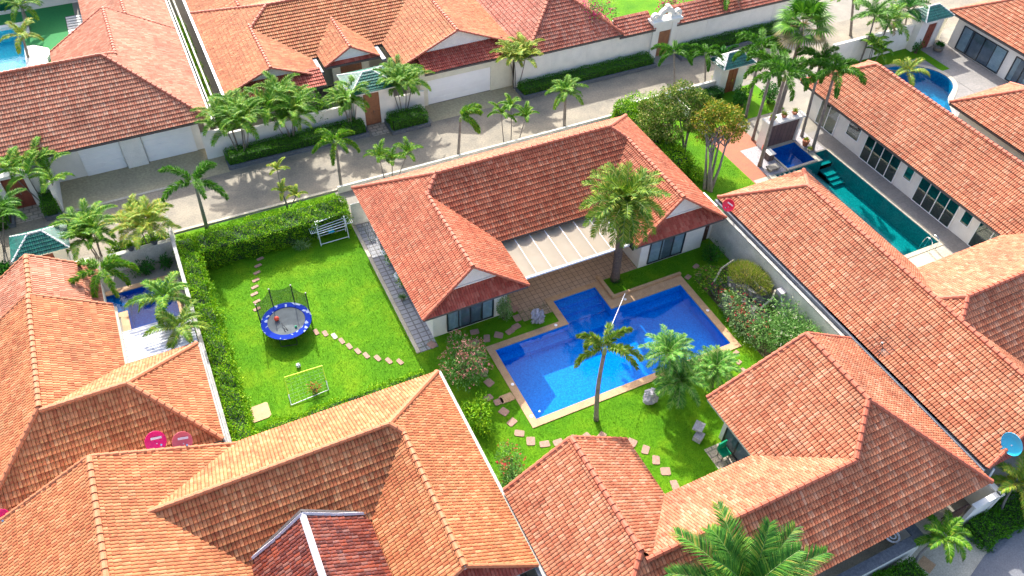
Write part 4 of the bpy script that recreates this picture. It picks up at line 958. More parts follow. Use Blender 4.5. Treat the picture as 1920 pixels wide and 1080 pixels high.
wm = MB(); wpoly(wm, [(12.15, 19.95), (24.25, 19.95), (24.25, 24.9), (19.5, 24.9), (19.5, 26.8), (16.72, 26.8), (16.72, 24.9), (12.15, 24.9)], -.07); wm.obj('water', 'water_blue', p)
c = MB(); h0, h1 = .0, .055
for r_ in ((11.75, 24.68, 19.53, 19.95), (11.75, 12.15, 19.95, 24.9), (24.25, 24.68, 19.95, 24.9), (11.75, 16.72, 24.9, 25.28), (16.32, 16.72, 25.28, 26.8), (16.32, 19.9, 26.8, 27.15), (19.5, 19.9, 24.9, 26.8), (19.9, 24.68, 24.9, 25.5)): c.box(*r_, h0, h1)
c.obj('coping', 'sandstone', p)
c = MB(); c.box(19.93, 20.13, 25.52, 27.4, 0, .22); c.box(20.13, 24.7, 25.52, 25.68, 0, .22); c.obj('planter_kerb', 'sandstone', p)
for q in ((12.4, 20.2), (12.0, 22.4), (16.0, 25.1), (20.6, 25.2), (24.5, 22.5)): s = MB(); s.lathe((q[0] if q[0] != 12.4 else 12.0, q[1], .055), [(.09, 0), (.09, .012), (.02, .014)], 14); s.obj('skimmer_lid', 'white_plastic', p)
s = MB(); c0 = Vector((12.55, 20.35, -.06)); s.lathe(c0, [(.05, -.03), (.06, 0), (.04, .03), (.01, .04)], 12); s.tube([c0, c0+Vector((.1, .15, -.06)), c0+Vector((.1, .2, -.7))], .015, 5); tag(s.obj('pool_floater', 'white_plastic'), 'small white float in the lower corner of the big blue pool', 'pool float')
def slab(label, c, s, a, mat, z=.02, group=None, name='stepping_stone', h=.03, cat='stepping stone'):
    m = MB(); rr = random.Random(int(c[0]*100+c[1]*10)); n = 8; pts = []
    ca, sa = math.cos(a), math.sin(a)
    for (u, v) in ((-1, -.7), (-.8, -1), (.8, -1), (1, -.75), (1, .8), (.85, 1), (-.85, 1), (-1, .75)):
        u *= s[0]/2*rr.uniform(.92, 1.06); v *= s[1]/2*rr.uniform(.92, 1.06); pts.append((c[0]+u*ca-v*sa, c[1]+u*sa+v*ca))
    m.prism(pts, 0, z+h); o = m.obj(name, mat, origin=(c[0], c[1], 0)); return tag(o, label, cat, group)
slab('pale sandstone step slab touching the west edge of the blue pool', (11.35, 21.75), (.75, .5), .0, 'sandstone', name='step_slab', cat='slab')
ORD = ['first', 'second', 'third', 'fourth', 'fifth', 'sixth', 'seventh', 'eighth', 'ninth', 'tenth', 'eleventh', 'twelfth', 'thirteenth', 'fourteenth', 'fifteenth', 'sixteenth', 'seventeenth', 'eighteenth', 'nineteenth', 'twentieth', 'twenty-first', 'twenty-second', 'twenty-third', 'twenty-fourth', 'twenty-fifth', 'twenty-sixth', 'twenty-seventh', 'twenty-eighth', 'twenty-ninth']
for i, q in enumerate([(488, 486), (484, 499), (482, 512), (480, 526), (478, 539), (477, 552), (482, 566), (482, 580)]):
    slab(ORD[i]+' stepping stone from the hedge in the row left of the trampoline', G(*q), (.42, .2), .25, 'stone_pink', group='stones between the hedge and the trampoline')
for i, q in enumerate([(593, 623), (610, 626), (627, 631), (641, 640), (655, 650), (671, 659), (687, 667), (708, 672), (729, 677), (750, 679)]):
    slab(ORD[i]+' stepping stone from the trampoline in the curve to the right'+(', palest of them' if i == 2 else ''), G(*q), (.24, .44), .15+.02*i, 'stone_pink' if i != 2 else 'concrete_pale', group='stones from the trampoline towards the oleander')
ps = [(810, 647), (890, 623), (913, 635), (935, 629), (956, 622), (968, 613), (970, 597), (965, 580), (890, 643), (892, 662), (898, 682), (908, 700), (917, 718), (915, 747), (935, 754), (945, 773), (960, 792), (974, 813), (995, 828), (1021, 833), (1047, 830), (1073, 825), (1098, 820), (1128, 818), (1185, 830), (1210, 844), (1230, 863), (1248, 884), (1265, 910)]
for i, q in enumerate(ps):
    g_ = G(*q); lb = (ORD[i]+' stepping stone of the shady row between villa and pool' if i < 8 else ORD[i-8]+' stepping stone in the long arc down the left and lower sides of the pool')
    sz = (.5, .36) if i % 3 else (.42, .48)
    slab(lb, g_, sz, [.4, -.2, 1.2, .9, .3, .2, 0, .5][i % 8] if i < 17 else .5*(i-17)*.35-.6, 'stone_pink', group='stones round the blue pool')
for i, q in enumerate([(1380, 662), (1385, 680), (1392, 695)]): slab(ORD[i]+' small stone at the lower right corner of the blue pool', G(*q), (.34, .24), .3, 'stone_pink', group='stones at the right pool corner')
for i, q in enumerate([(1290, 520), (1310, 515), (1305, 500)]): slab(ORD[i]+' shaded stone on the lawn above the blue pool', G(*q), (.4, .3), .4, 'stone_pink', group='shaded stones above the pool')
slab('large square pale slab in the left corner of the trampoline lawn', (-.35, 26.1), (.95, 1.0), 0, 'sandstone', name='paving_slab', cat='slab')

p = thing('swimming_pool', 'small square pool with blue water in front of the stone water wall', 'swimming pool', (38.6, 32.3, 0))
b = MB(); basin_rect(b, 37.4, 39.9, 31.2, 33.5, -.9); b.obj('basin', 'mosaic_navy', p); s = MB(); s.box(37.41, 38.6, 31.21, 31.9, -.9, -.4); s.obj('bench', 'mosaic_blue', p)
wm = MB(); wpoly(wm, [(37.4, 31.2), (39.9, 31.2), (39.9, 33.5), (37.4, 33.5)], -.03); wm.obj('water', 'water_blue', p)
c = MB(); c.box(37.25, 40.0, 31.02, 31.19, 0, .1); c.box(37.25, 37.39, 31.2, 33.5, 0, .1); c.obj('coping', 'concrete_pale', p)
p = thing('swimming_pool', 'long green pool beside the grey deck of the glazed villa', 'swimming pool', (40, 26, 0))
b = MB(); basin_rect(b, 38.3, 41.45, 21.3, 31.0, -1.3, 'N'); b.quad((38.3, 31.0, -1.3), (40.4, 31, -1.3), (40.4, 31, 0), (38.3, 31, 0)); basin_rect(b, 40.4, 41.45, 31.0, 31.9, -.5, 'S'); basin_rect(b, 36.2, 38.3, 30.0, 31.0, -.4, 'E'); b.obj('basin', 'mosaic_teal', p)
for i in range(3): s = MB(); s.box(40.41, 41.44, 30.2-.4*i, 30.99-.003*i, -1.28, -.85-.12*i); s.obj('step', 'mosaic_teal', p)
wm = MB(); wpoly(wm, [(38.3, 21.3), (41.45, 21.3), (41.45, 31.9), (40.4, 31.9), (40.4, 31.0), (36.2, 31.0), (36.2, 30.0), (38.3, 30.0)], -.06); wm.obj('water', 'water_green', p)
for i in range(4): s = MB(); s.box(36.45+i*.42, 36.6+i*.42, 30.03, 30.97, -.3, -.045+.001*i); s.obj('stepping_bar', 'concrete_pale', p)
c = MB(); c.box(38.0, 41.45, 21.0, 21.29, 0, .045); c.box(41.46, 41.7, 21.0, 31.9, 0, .035); c.obj('coping', 'concrete_pale', p)
l = thing('pool_ladder', 'bright curved ladder rails at the foot of the long green pool', 'ladder', (40.5, 21.3, 0))
for dx in (40.2, 40.75):
    m = MB(); pts = [(dx, 20.9, .05), (dx, 20.95, .55)]+[(dx, 21.25-.3*math.cos(a), .55+.3*math.sin(a)) for a in np.linspace(.3, math.pi-.2, 7)]+[(dx, 21.6, .2), (dx, 21.62, -.9)]; m.tube(pts, .025, 6); m.obj('rail', 'metal_chrome', l)
for z in (-.25, -.5): m = MB(); m.box(40.2, 40.75, 21.57, 21.66, z, z+.03); m.obj('rung', 'metal_chrome', l)
# kidney pool
kp = [(52.2, 38.3), (53.6, 38.55), (55.0, 38.3), (56.3, 37.6), (57.1, 36.5), (57.2, 35.3), (56.6, 34.3), (55.6, 33.7), (54.7, 33.2), (54.1, 32.4), (53.5, 31.5), (52.3, 31.0), (51.1, 31.5), (50.5, 32.8), (50.3, 34.6), (50.6, 36.4), (51.2, 37.6)]
def smooth_loop(pts, it=2):
    for _ in range(it):
        q = []; n = len(pts)
        for i in range(n): a, b_ = pts[i], pts[(i+1) % n]; q += [(a[0]*.75+b_[0]*.25, a[1]*.75+b_[1]*.25), (a[0]*.25+b_[0]*.75, a[1]*.25+b_[1]*.75)]
        pts = q
    return pts
ks = smooth_loop(kp[::-1]); cx, cy = 53.7, 35.2
p = thing('swimming_pool', 'kidney shaped turquoise pool in the upper right garden', 'swimming pool', (cx, cy, 0)); n = len(ks)
b = MB(); wpoly(b, ks, -1.1); b.add([(x, y, z) for x, y in ks for z in (-1.1, 0.03)], [(2*i, (2*i+2) % (2*n), (2*i+3) % (2*n), 2*i+1) for i in range(n)]); b.obj('basin', 'mosaic_navy', p)
wm = MB(); wpoly(wm, ks, -.05); wm.obj('water', 'water_green', p)
c = MB(); vs = []
for x, y in ks:
    d = Vector((x-cx, y-cy)).normalized(); vs += [(x, y, .06), (x+d.x*.42, y+d.y*.42, .06), (x+d.x*.42, y+d.y*.42, -.02)]
c.add(vs, [f for i in range(n) for f in ((3*i, (3*i+3) % (3*n), (3*i+4) % (3*n), 3*i+1), (3*i+1, (3*i+4) % (3*n), (3*i+5) % (3*n), 3*i+2))]); c.obj('coping', 'concrete_pale', p)
c = MB(); vs = []
for x, y in ks:
    d = Vector((x-cx, y-cy)); t = min((3.75 if d.x > 0 else 3.7)/max(abs(d.x), 1e-6), (3.5 if d.y > 0 else 4.6)/max(abs(d.y), 1e-6)); e = d.normalized()*.4; vs += [(x+e.x, y+e.y, .022), (cx+max(-3.75, min(3.85, d.x*t)), cy+max(-4.65, min(3.55, d.y*t)), .022)]
c.add(vs, [(2*i, (2*i+2) % (2*n), (2*i+3) % (2*n), 2*i+1) for i in range(n)]); struct('terrace', c, 'deck_grey', 'grey paving hugging the kidney shaped pool', 'deck')
# left small pool, far left pool
p = thing('swimming_pool', 'small navy blue pool between the left villa and the trampoline hedge', 'swimming pool', (-4.2, 35.8, 0))
b = MB(); basin_rect(b, -5.35, -2.75, 34.0, 37.5, -1.2, 'W'); b.quad((-5.35, 34, -1.2), (-5.35, 35.9, -1.2), (-5.35, 35.9, 0), (-5.35, 34, 0)); basin_rect(b, -6.3, -5.35, 35.9, 37.5, -.5, 'E'); b.quad((-5.35, 35.9, -1.2), (-5.35, 37.5, -1.2), (-5.35, 37.5, -.5), (-5.35, 35.9, -.5)); b.obj('basin', 'mosaic_navy', p)
for i in range(3): s = MB(); s.box(-6.29+.32*i, -5.98+.32*i, 35.91, 37.49, -.5, -.12-.12*i); s.obj('step', 'mosaic_teal', p)
wm = MB(); wpoly(wm, [(-5.35, 34), (-2.75, 34), (-2.75, 37.5), (-6.3, 37.5), (-6.3, 35.9), (-5.35, 35.9)], -.06); wm.obj('water', 'water_deep', p)
c = MB(); c.box(-5.75, -5.35, 33.0, 35.9, 0, .05); c.box(-6.7, -6.3, 35.5, 37.9, 0, .05); c.box(-6.3, -5.75, 35.55, 35.9, 0, .05); c.box(-6.3, -2.75, 37.5, 37.85, 0, .05); c.box(-2.75, -2.5, 33.6, 37.85, 0, .05); c.obj('coping', 'sandstone', p)
p = thing('swimming_pool', 'aqua pool with white edge in the far left corner', 'swimming pool', (-10.5, 68, 0))
b = MB(); basin_rect(b, -14, -8.7, 64.9, 71.5, -1.0); b.obj('basin', 'mosaic_aqua', p); wm = MB(); wpoly(wm, [(-14, 64.9), (-8.7, 64.9), (-8.7, 71.5), (-14, 71.5)], -.05); wm.obj('water', 'water_cyan', p)
c = MB(); c.box(-14, -8.3, 71.5, 71.95, 0, .25); c.box(-8.7, -8.2, 69.8, 71.5, 0, .3); c.obj('coping', 'white_paint', p); c = MB(); c.box(-8.7, -7.2, 64.3, 64.9, 0, .35); c.prism([(-8.7, 64.9), (-7.3, 64.9), (-6.9, 65.8), (-7.0, 66.6), (-8.0, 67.5), (-8.7, 67.6)], 0, .35); c.obj('coping', 'white_paint', p)
dk = thing('wooden_steps', 'black and white striped garden stair beside the artificial turf', 'steps', (-4.6, 69, 0))
for i in range(12): m = MB(); m.box(-5.4, -4.0, 66.4+i*.46, 66.68+i*.46, 0, .1); m.obj('slat', 'white_paint', dk)
m = MB(); m.box(-5.45, -3.95, 66.2, 72, .0, .03); m.obj('base', 'fascia_dark', dk)
H = thing('villa', 'white villa with blue glass panels cut off at the upper left corner', 'house', (-8, 76, 0))
walls(H, [(-22, -4.2, 74.3, 84)], h=3.4); glazing(H, 'y', 74.3, -14.0, -8.6, .3, 2.6, -1, 3, 'frame_white', 'glass_green', 'mosaic_aqua'); glazing(H, 'y', 74.3, -7.4, -4.6, .7, 2.6, -1, 2, 'frame_white', 'glass_dark', 'room_dark', name='window')
m = MB(); m.box(-22, -4, 74.0, 84, 3.402, 3.6); m.obj('roof_slab', 'white_paint', H)

# stone water wall with white slab
o = thing('water_wall', 'dark stone water wall with white slab top behind the small square pool', 'wall', (38.7, 34.0, 0))
m = MB(); m.box(37.35, 39.95, 33.8, 34.3, 0, 2.0); m.obj('wall', 'stone_cladding', o)
m = MB(); m.box(37.1, 40.3, 33.6, 34.5, 2.003, 2.15); m.obj('top_slab', 'white_paint', o)
m = MB(); m.box(40.0, 40.2, 33.7, 34.4, 0, 2.0); m.box(37.15, 37.33, 33.7, 34.4, 0, 2.0); m.obj('pillar', 'white_paint', o)
def pot(label, c, r, h, mat='terracotta', leaf='leaf_yellow', z=0, n=90, size=.16, up=.5, group=None, name='potted_plant'):
    o = thing(name, label, 'potted plant', (c[0], c[1], z), group); m = MB(); m.lathe((c[0], c[1], z), [(r*.65, 0), (r*.95, h*.6), (r, h*.9), (r*1.08, h), (r*.85, h), (r*.8, h*.9)], 14); m.obj('pot', mat, o, smooth=True)
    f = MB(); D = rand_dirs(n); D[:, 2] = np.abs(D[:, 2])+up; D = unit(D); P = np.tile([c[0], c[1], z+h*.9], (n, 1))+D*np.array([r*.4]*3); f.leaves(P, D, unit(np.cross(D, rand_dirs(n))), size*rng.uniform(.6, 1.6, n), .05); f.obj('foliage', leaf, o); return o
for i, (x, lb) in enumerate(((37.6, 'left'), (38.65, 'middle'), (39.6, 'right'))): pot(lb+' bromeliad bowl on the white slab of the water wall', (x, 34.05), .2, .16, 'terracotta', 'leaf_yellow', 2.15, size=.22, group='bromeliad bowls on the water wall')
pot('terracotta jar with spiky plant beside the right foot of the water wall', (40.35, 32.9), .25, .45)
pot('small pot with yellow plant at the corner of the small square pool', (40.15, 32.2), .16, .2, 'concrete_pale')
pot('large round planter bowl on the upper right terrace', (59.7, 39.0), .45, .4, 'concrete', 'leaf_deep', n=200, size=.25)
o = thing('stone_pedestal', 'dark stone pedestal with white top among the pebbles', 'pedestal', (36.9, 32.7, 0)); m = MB(); m.box(36.65, 37.1, 32.4, 32.95, 0, .55); m.obj('base', 'stone_cladding', o); m = MB(); m.box(36.6, 37.15, 32.35, 33.0, .553, .62); m.obj('top', 'white_paint', o)
tag(MB().blob((36.9, 33.4, .45), (.12, .12, .3), 3, .15, 8).obj('garden_figure', 'red_plastic'), 'small red and green garden figure left of the water wall', 'figure')
o = thing('stone_bench', 'grey stone slab bench at the edge of the pebble bed', 'bench', (36.3, 31.6, 0)); m = MB(); m.box(35.9, 36.8, 31.3, 31.8, .22, .3); m.obj('seat', 'concrete', o); 
for x in (36.0, 36.6): m = MB(); m.box(x, x+.12, 31.35, 31.75, 0, .22); m.obj('leg', 'concrete', o)

# ------------------------------------------------------------------ garden objects
t = thing('trampoline', 'round trampoline with blue patterned pad and dark safety net', 'trampoline', (2.4, 30.9, 0)); cx, cy, TR = 2.4, 30.9, 1.32
m = MB(); m.tube([(cx+TR*math.cos(a), cy+TR*math.sin(a), .72) for a in np.linspace(0, 2*math.pi, 49)], .03, 6, False); m.obj('frame', 'metal_dark', t)
m = MB(); n = 48; m.add([(cx+r_*math.cos(2*math.pi*k/n), cy+r_*math.sin(2*math.pi*k/n), z) for r_, z in ((TR-.02, .70), (TR+.03, .76), (TR-.30, .77), (TR-.32, .73)) for k in range(n)], [(j*n+k, j*n+(k+1) % n, (j+1)*n+(k+1) % n, (j+1)*n+k) for j in range(3) for k in range(n)]); m.obj('safety_pad', 'pad_blue', t)
m = MB(); m.add([(cx+(TR-.3)*math.cos(2*math.pi*k/n), cy+(TR-.3)*math.sin(2*math.pi*k/n), .735) for k in range(n)], [tuple(range(n))]); m.obj('jumping_mat', 'mat_grey', t)
tops = []
for k, a in enumerate((10, 56, 106, 160)):
    a = math.radians(a); x, y = cx+(TR+.05)*math.cos(a), cy+(TR+.05)*math.sin(a); tops.append((x, y)); m = MB(); m.tube([(x, y, 0), (x, y, 2.12)], .032, 8); m.tube([(x, y, 2.12), (x, y, 2.16)], .045, 8); m.obj('pole', 'black_rubber', t)
for k in range(3):
    m = MB(); a = 2*math.pi*k/3+.3; q = [(cx+TR*.95*math.cos(a+s*.35), cy+TR*.95*math.sin(a+s*.35)) for s in (-1, 1)]; m.tube([(*q[0], .7), (*q[0], .04), (*q[1], .04), (*q[1], .7)], .025, 6); m.obj('leg', 'metal_dark', t)
m = MB(); 
for k in range(3):
    a, b_ = tops[k], tops[k+1]
    for j in range(6):
        u0, u1 = j/6, (j+1)/6; s0, s1 = 2.1-.15*math.sin(math.pi*u0), 2.1-.15*math.sin(math.pi*u1)
        l = lambda u: (a[0]+(b_[0]-a[0])*u, a[1]+(b_[1]-a[1])*u); m.quad((*l(u0), .76), (*l(u1), .76), (*l(u1), s1), (*l(u0), s0))
m.obj('safety_net', 'net', t)
def ball(label, c, r, mat, name='ball', cat='ball'):
    m = MB(); m.blob(c, (r, r, r), 1, 0.0, 10); return tag(m.obj(name, mat, smooth=True, origin=c), label, cat)
ball('orange red ball resting on the trampoline mat', (1.95, 31.15, .87), .14, 'red_plastic'); ball('black and white football lying on the lawn by the goal', (2.2, 28.15, .13), .125, 'soccer', 'football')
ball('tiny green toy on the trampoline mat', (2.75, 30.25, .78), .07, 'jade', 'toy', 'toy')
m = MB(); m.tube([(2.15, 30.15, .75), (2.1, 30.75, .9), (2.3, 30.2, .75)], .02, 5); tag(m.obj('rope_toy', 'black_rubber', origin=(2.2, 30.2, .75)), 'dark looped strap on the trampoline mat', 'toy')
g = thing('football_goal', 'small lime green football goal with white net sides on the lawn', 'goal', (2.25, 26.8, 0))
z = .95; A_, B_ = G(533, 708, z), G(604, 686, z); F0, F1 = Vector((A_.x, A_.y, 0)), Vector((B_.x, B_.y, 0)); K0, K1 = Vector((1.2, 25.9, 0)), Vector((3.2, 26.05, 0))
m = MB(); m.tube([A_.lerp(K0, .6), A_, B_, B_.lerp(K1, .6)], .04, 6); m.obj('front_frame', 'lime_plastic', g); m = MB(); m.tube([A_.lerp(K0, .62), K0, K1, B_.lerp(K1, .62)], .03, 6); m.tube([F0, A_], .02, 6); m.tube([F1, B_], .02, 6); m.tube([F0, K0], .025, 6); m.tube([F1, K1], .025, 6); m.obj('back_frame', 'white_plastic', g)
m = MB()
for i in range(9):
    u = i/8; m.tube([A_.lerp(B_, u), K0.lerp(K1, u)], .0018, 3, False); m.tube([A_.lerp(K0, u), B_.lerp(K1, u)], .0018, 3, False); m.tube([A_.lerp(K0, u), F0.lerp(K0, u)], .002, 3, False); m.tube([B_.lerp(K1, u), F1.lerp(K1, u)], .002, 3, False)
m.obj('net', 'white_plastic', g)
# airing rack
r = thing('clothes_rack', 'white tubular clothes rack with slatted shelves by the tall hedge', 'clothes rack', (6.7, 37.0, 0))
ox, oy = 5.95, 36.65; wd, dp = 1.75, .6
m = MB()
for x in (ox, ox+wd):
    m.tube([(x, oy, 0), (x, oy+.28, 1.05), (x, oy+dp, 1.35)], .028, 6); m.tube([(x, oy+dp+.05, 0), (x, oy+dp-.1, 1.35)], .028, 6)
m.tube([(ox, oy+.02, .12), (ox+wd, oy+.02, .12)], .025, 6); m.tube([(ox, oy+dp+.03, .25), (ox+wd, oy+dp+.03, .25)], .025, 6); m.obj('frame', 'metal_white', r)
for j, (y, z) in enumerate(((.2, .88), (.36, .95), (.52, 1.02), (.68, 1.1), (.88, 1.36), (1.02, 1.36), (1.16, 1.36))):
    m = MB(); m.tube([(ox-.02, oy+y*.7, z), (ox+wd+.02, oy+y, z)], .022, 6); m.obj('rail', 'metal_white', r)
for sx, e in ((ox-.42, ox), (ox+wd, ox+wd+.42)):
    m = MB(); y0, y1, z = oy+.25, oy+.75, .95
    m.tube([(sx, y0, z), (e, y0, z), (e, y1, z), (sx, y1, z), (sx, y0, z)], .018, 5)
    for k in (1, 2, 3): x = sx+(e-sx)*k/4; m.tube([(x, y0, z), (x, y1, z)], .014, 5)
    m.obj('side_shelf', 'metal_white', r)
for sx in (ox-.05, ox+wd+.05): m = MB(); m.tube([(sx+.2*math.cos(a)*.9, oy+.6+.16*math.sin(a), 1.2) for a in np.linspace(0, 6.28, 13)], .016, 5, False); m.obj('ring', 'metal_white', r)
m = MB(); m.box(6.6, 6.95, 36.95, 37.3, .55, .56); tag(m.obj('blue_cloth', 'dish_blue'), 'pale blue cloth hanging in the white clothes rack', 'cloth')
# folded drying frame with sticks, clothes, urns along the west wall
d = thing('drying_rack', 'grey folding drying rack with hanging items beside the villa corner', 'drying rack', (8.8, 36.0, 0))
m = MB()
for k in range(7): x = 8.55+k*.12; m.tube([(x, 35.0, .75), (x+.05, 36.6, .9)], .012, 4)
m.tube([(8.5, 35, 0), (8.5, 35, .75), (9.35, 35, .75), (9.35, 35, 0)], .018, 5); m.tube([(8.5, 36.6, 0), (8.55, 36.6, .9), (9.35, 36.6, .9), (9.35, 36.6, 0)], .018, 5); m.obj('frame', 'metal_chrome', d)
tag(MB().blob((9.25, 34.6, .9), (.2, .22, .25), 5, .2, 10).obj('purple_bundle', 'purple_cloth', smooth=True), 'purple bundle of cloth under the west eaves', 'cloth')
for i, (y, lb) in enumerate(((33.6, 'upper'), (31.5, 'lower'))):
    o = thing('urn_planter', lb+' white urn with hanging green leaves by the west wall of the main villa', 'planter', (9.12, y, 0), 'urns along the west wall'); m = MB(); m.lathe((9.12, y, 0), [(.16, 0), (.1, .2), (.12, .6), (.26, .8), (.3, .98), (.27, 1.02), (.2, 1.0)], 16); m.obj('urn', 'white_plastic', o, smooth=True)
    f = MB(); n = 260; D_ = rand_dirs(n); D_[:, 2] = -np.abs(D_[:, 2])-.2; P = np.tile([9.1, y-.35, 1.0], (n, 1))+rng.normal(0, 1, (n, 3))*np.array([.14, .3, .25]); f.leaves(P, unit(D_), unit(np.cross(D_, rand_dirs(n))), .16, .05); f.obj('foliage', 'leaf_date', o)
pot('grey bromeliad on the slab path by the west wall', (8.9, 30.4), .12, .15, 'concrete', 'leaf_pale', size=.3, n=60)
# rocks
def rock(label, c, r, mat, seed, amp=.28, name='garden_rock', n=14, cat='rock', fr=2.2): m = MB(); m.blob(c, r, seed, amp, n, fr); return tag(m.obj(name, mat, origin=c), label, cat)
rock('pale upright ornamental rock on the lawn beside the pool steps', (15.2, 25.75, .42), (.30, .26, .58), 'stone_white', 4, .33)
rock('white rounded rock on the lawn below the pygmy palms', (18.1, 18.6, .28), (.42, .33, .34), 'stone_white', 9, .2)
l = thing('stone_lantern', 'small white stone block stack on the shaded lawn', 'garden lantern', (19.0, 15.6, 0)); m = MB(); m.rbox((19.0, 15.55), (.5, .42), .5, 0, .34); m.obj('base', 'stone_white', l); m = MB(); m.rbox((19.15, 15.85), (.3, .3), .7, .343, .5); m.rbox((19.15, 15.87), (.58, .48), .6, .503, .62); m.obj('top', 'stone_white', l)
bk = thing('garden_waterfall', 'artificial boulder basin crowned with a mound of wild grass by the boundary wall', 'rock garden', (27, 22.5, 0))
rc = MB(); rc.blob((27.1, 22.3, .8), (1.0, 1.35, .85), 12, .16, 18, 2.4); rc.obj('upper_boulder', 'stone_grey', bk)
rc = MB(); rc.blob((26.0, 21.7, .45), (.8, 1.3, .7), 21, .2, 14, 2.4); rc.blob((26.6, 20.4, .3), (.5, .5, .5), 5, .2, 10); rc.blob((25.9, 23.6, .3), (.5, .6, .5), 6, .2, 10); rc.obj('lower_boulder', 'stone_grey', bk)
rc = MB(); rc.tube([(25.5, 23.6, 1.0), (26.3, 24.1, 1.25), (27.3, 24.3, 1.4)], .06, 6); rc.tube([(25.4, 22.6, .95), (25.9, 21.2, .95), (26.4, 20.7, .95), (27.6, 21.0, 1.2), (28.0, 21.3, 1.4)], .07, 6); rc.obj('rim', 'concrete_pale', bk)
f = MB(); n = 5200; a = rng.uniform(0, 6.283, n); q = np.sqrt(rng.uniform(0, 1, n)); P = np.stack([27.15+.95*q*np.cos(a), 22.6+1.35*q*np.sin(a), 1.4+.35*(1-q*q)], 1); D_ = unit(np.stack([np.cos(a)*q*.8, np.sin(a)*q*.8, np.ones(n)], 1)+rng.normal(0, .35, (n, 3))); f.leaves(P, D_, unit(np.cross(D_, rand_dirs(n))), .30*rng.uniform(.5, 1.4, n), .022); f.obj('wild_grass', 'grass_wild', bk)
f = MB(); n = 900; P = np.stack([25.75+rng.normal(0, .12, n)+0, 21.9+rng.uniform(-.9, .9, n), np.full(n, 1.0)], 1); D_ = unit(rng.normal(0, .4, (n, 3))+np.array([0, 0, 1])); f.leaves(P, D_, unit(np.cross(D_, rand_dirs(n))), .16, .025); f.obj('moss', 'grass_blade', bk)
lt = thing('garden_hose', 'pale blue hose box with pipe running down at the boundary wall', 'hose', (28.0, 20.9, 0)); m = MB(); m.box(27.85, 28.2, 20.7, 21.15, 1.45, 1.7); m.obj('box', 'dish_blue' if False else 'stone_white', lt); m = MB(); m.tube([(28.0, 20.8, 1.5), (27.9, 20.4, .9), (27.8, 19.6, .5), (27.6, 18.9, .1)], .025, 5); m.obj('pipe', 'white_plastic', lt)
# green figure by corner window
s = thing('garden_chair', 'green garden chair with dark cushion on the flagstones by the corner window', 'chair', (19.55, 14.2, 0))
m = MB(); m.box(19.25, 19.75, 13.95, 14.4, .4, .47); m.obj('seat', 'jade', s); m = MB(); m.rbox((19.5, 14.45), (.5, .08), .1, .45, .95); m.obj('backrest', 'jade', s)
for q in ((19.3, 14.0), (19.7, 14.0), (19.3, 14.35), (19.7, 14.35)): m = MB(); m.tube([(*q, 0), (*q, .4)], .025, 5); m.obj('leg', 'metal_dark', s)
# satellite dishes
def dish(label, c, r, nrm, mat, post, mesh=False, plate=True, roll=.5):
    c = Vector(c); nrm = Vector(nrm).normalized(); o = thing('satellite_dish', label, 'satellite dish', c, 'satellite dishes on the roofs')
    a = nrm.cross(Vector((0, 0, 1))).normalized(); b_ = a.cross(nrm).normalized(); m = MB(); n = 28; vs = []
    for i in range(7):
        q = i/6
        for k in range(n): t_ = 2*math.pi*k/n; vs.append(tuple(c+(a*math.cos(t_)+b_*math.sin(t_)*1.04)*r*q+nrm*(-.22*r*(1-q*q))))
    m.add(vs, [(i*n+k, i*n+(k+1) % n, (i+1)*n+(k+1) % n, (i+1)*n+k) for i in range(6) for k in range(n)])
    m.tube([tuple(c+(a*math.cos(t_)+b_*math.sin(t_)*1.04)*r) for t_ in np.linspace(0, 2*math.pi, n+1)], .012, 4, False)
    m.obj('reflector', mat, o, smooth=True)
    if plate:
        m = MB(); ca, sa = math.cos(roll), math.sin(roll); u = a*ca+b_*sa; v = -a*sa+b_*ca; q = c+v*r*.32+nrm*.02-nrm*.22*r*.6-u*r*.1
        m.quad(q-u*r*.52-v*r*.11, q+u*r*.52-v*r*.11, q+u*r*.52+v*r*.11, q-u*r*.52+v*r*.11); pl = m.obj('label_plate', 'white_plastic', o)
        m = MB(); q = q+nrm*.004
        for j in range(8): e = q+u*r*(-.42+.115*j); w_ = r*(.03 if j % 3 else .04); m.quad(e-v*r*.05, e+u*w_-v*r*.05, e+u*w_+v*r*.05, e+v*r*.05)
        m.obj('lettering', 'dish_pink', pl)
    m = MB(); m.tube([c-nrm*.2*r-b_*.1, Vector(post)], .03, 6); m.obj('mast', 'metal_white', o)
    m = MB(); e = c+nrm*r*.95-b_*r*.35; m.tube([c-b_*r*.98, e], .014, 5); m.tube([e-nrm*.05, e+nrm*.08], .045, 8); m.obj('feed_arm', 'metal_chrome', o); return o
vdir = lambda p_: (Vector((0, 0, CH))-Vector(p_)).normalized()
c1 = G(292, 828, 4.3); c2 = G(342, 828, 4.1)
dish('bright magenta dish with white plate above the orange roof at the left', c1, .43, vdir(c1)+Vector((.25, -.1, -.1)), 'dish_magenta', (c1.x+.1, c1.y-.1, 2.9))
dish('faded pink dish with white plate, right of the magenta one', c2, .41, vdir(c2)+Vector((.2, -.1, -.1)), 'dish_pink', (c2.x+.1, c2.y-.1, 2.9))
c3 = G(1366, 385, 3.3); dish('small red dish with white plate at the roof corner beside the wall', c3, .36, Vector((-.75, -.35, .45)), 'dish_red', (c3.x+.25, c3.y, 2.9), roll=.2)
c4 = G(1897, 833, 3.9); dish('light blue dish seen nearly edge on at the right edge', c4, .52, Vector((-.95, .12, .1)), 'dish_blue', (c4.x+.3, c4.y+.2, 2.6), plate=False)
c5 = G(1, 972, 3.4); dish('magenta dish cut by the left picture edge', c5, .35, vdir(c5), 'dish_magenta', (c5.x, c5.y+.2, 2.4), plate=False)
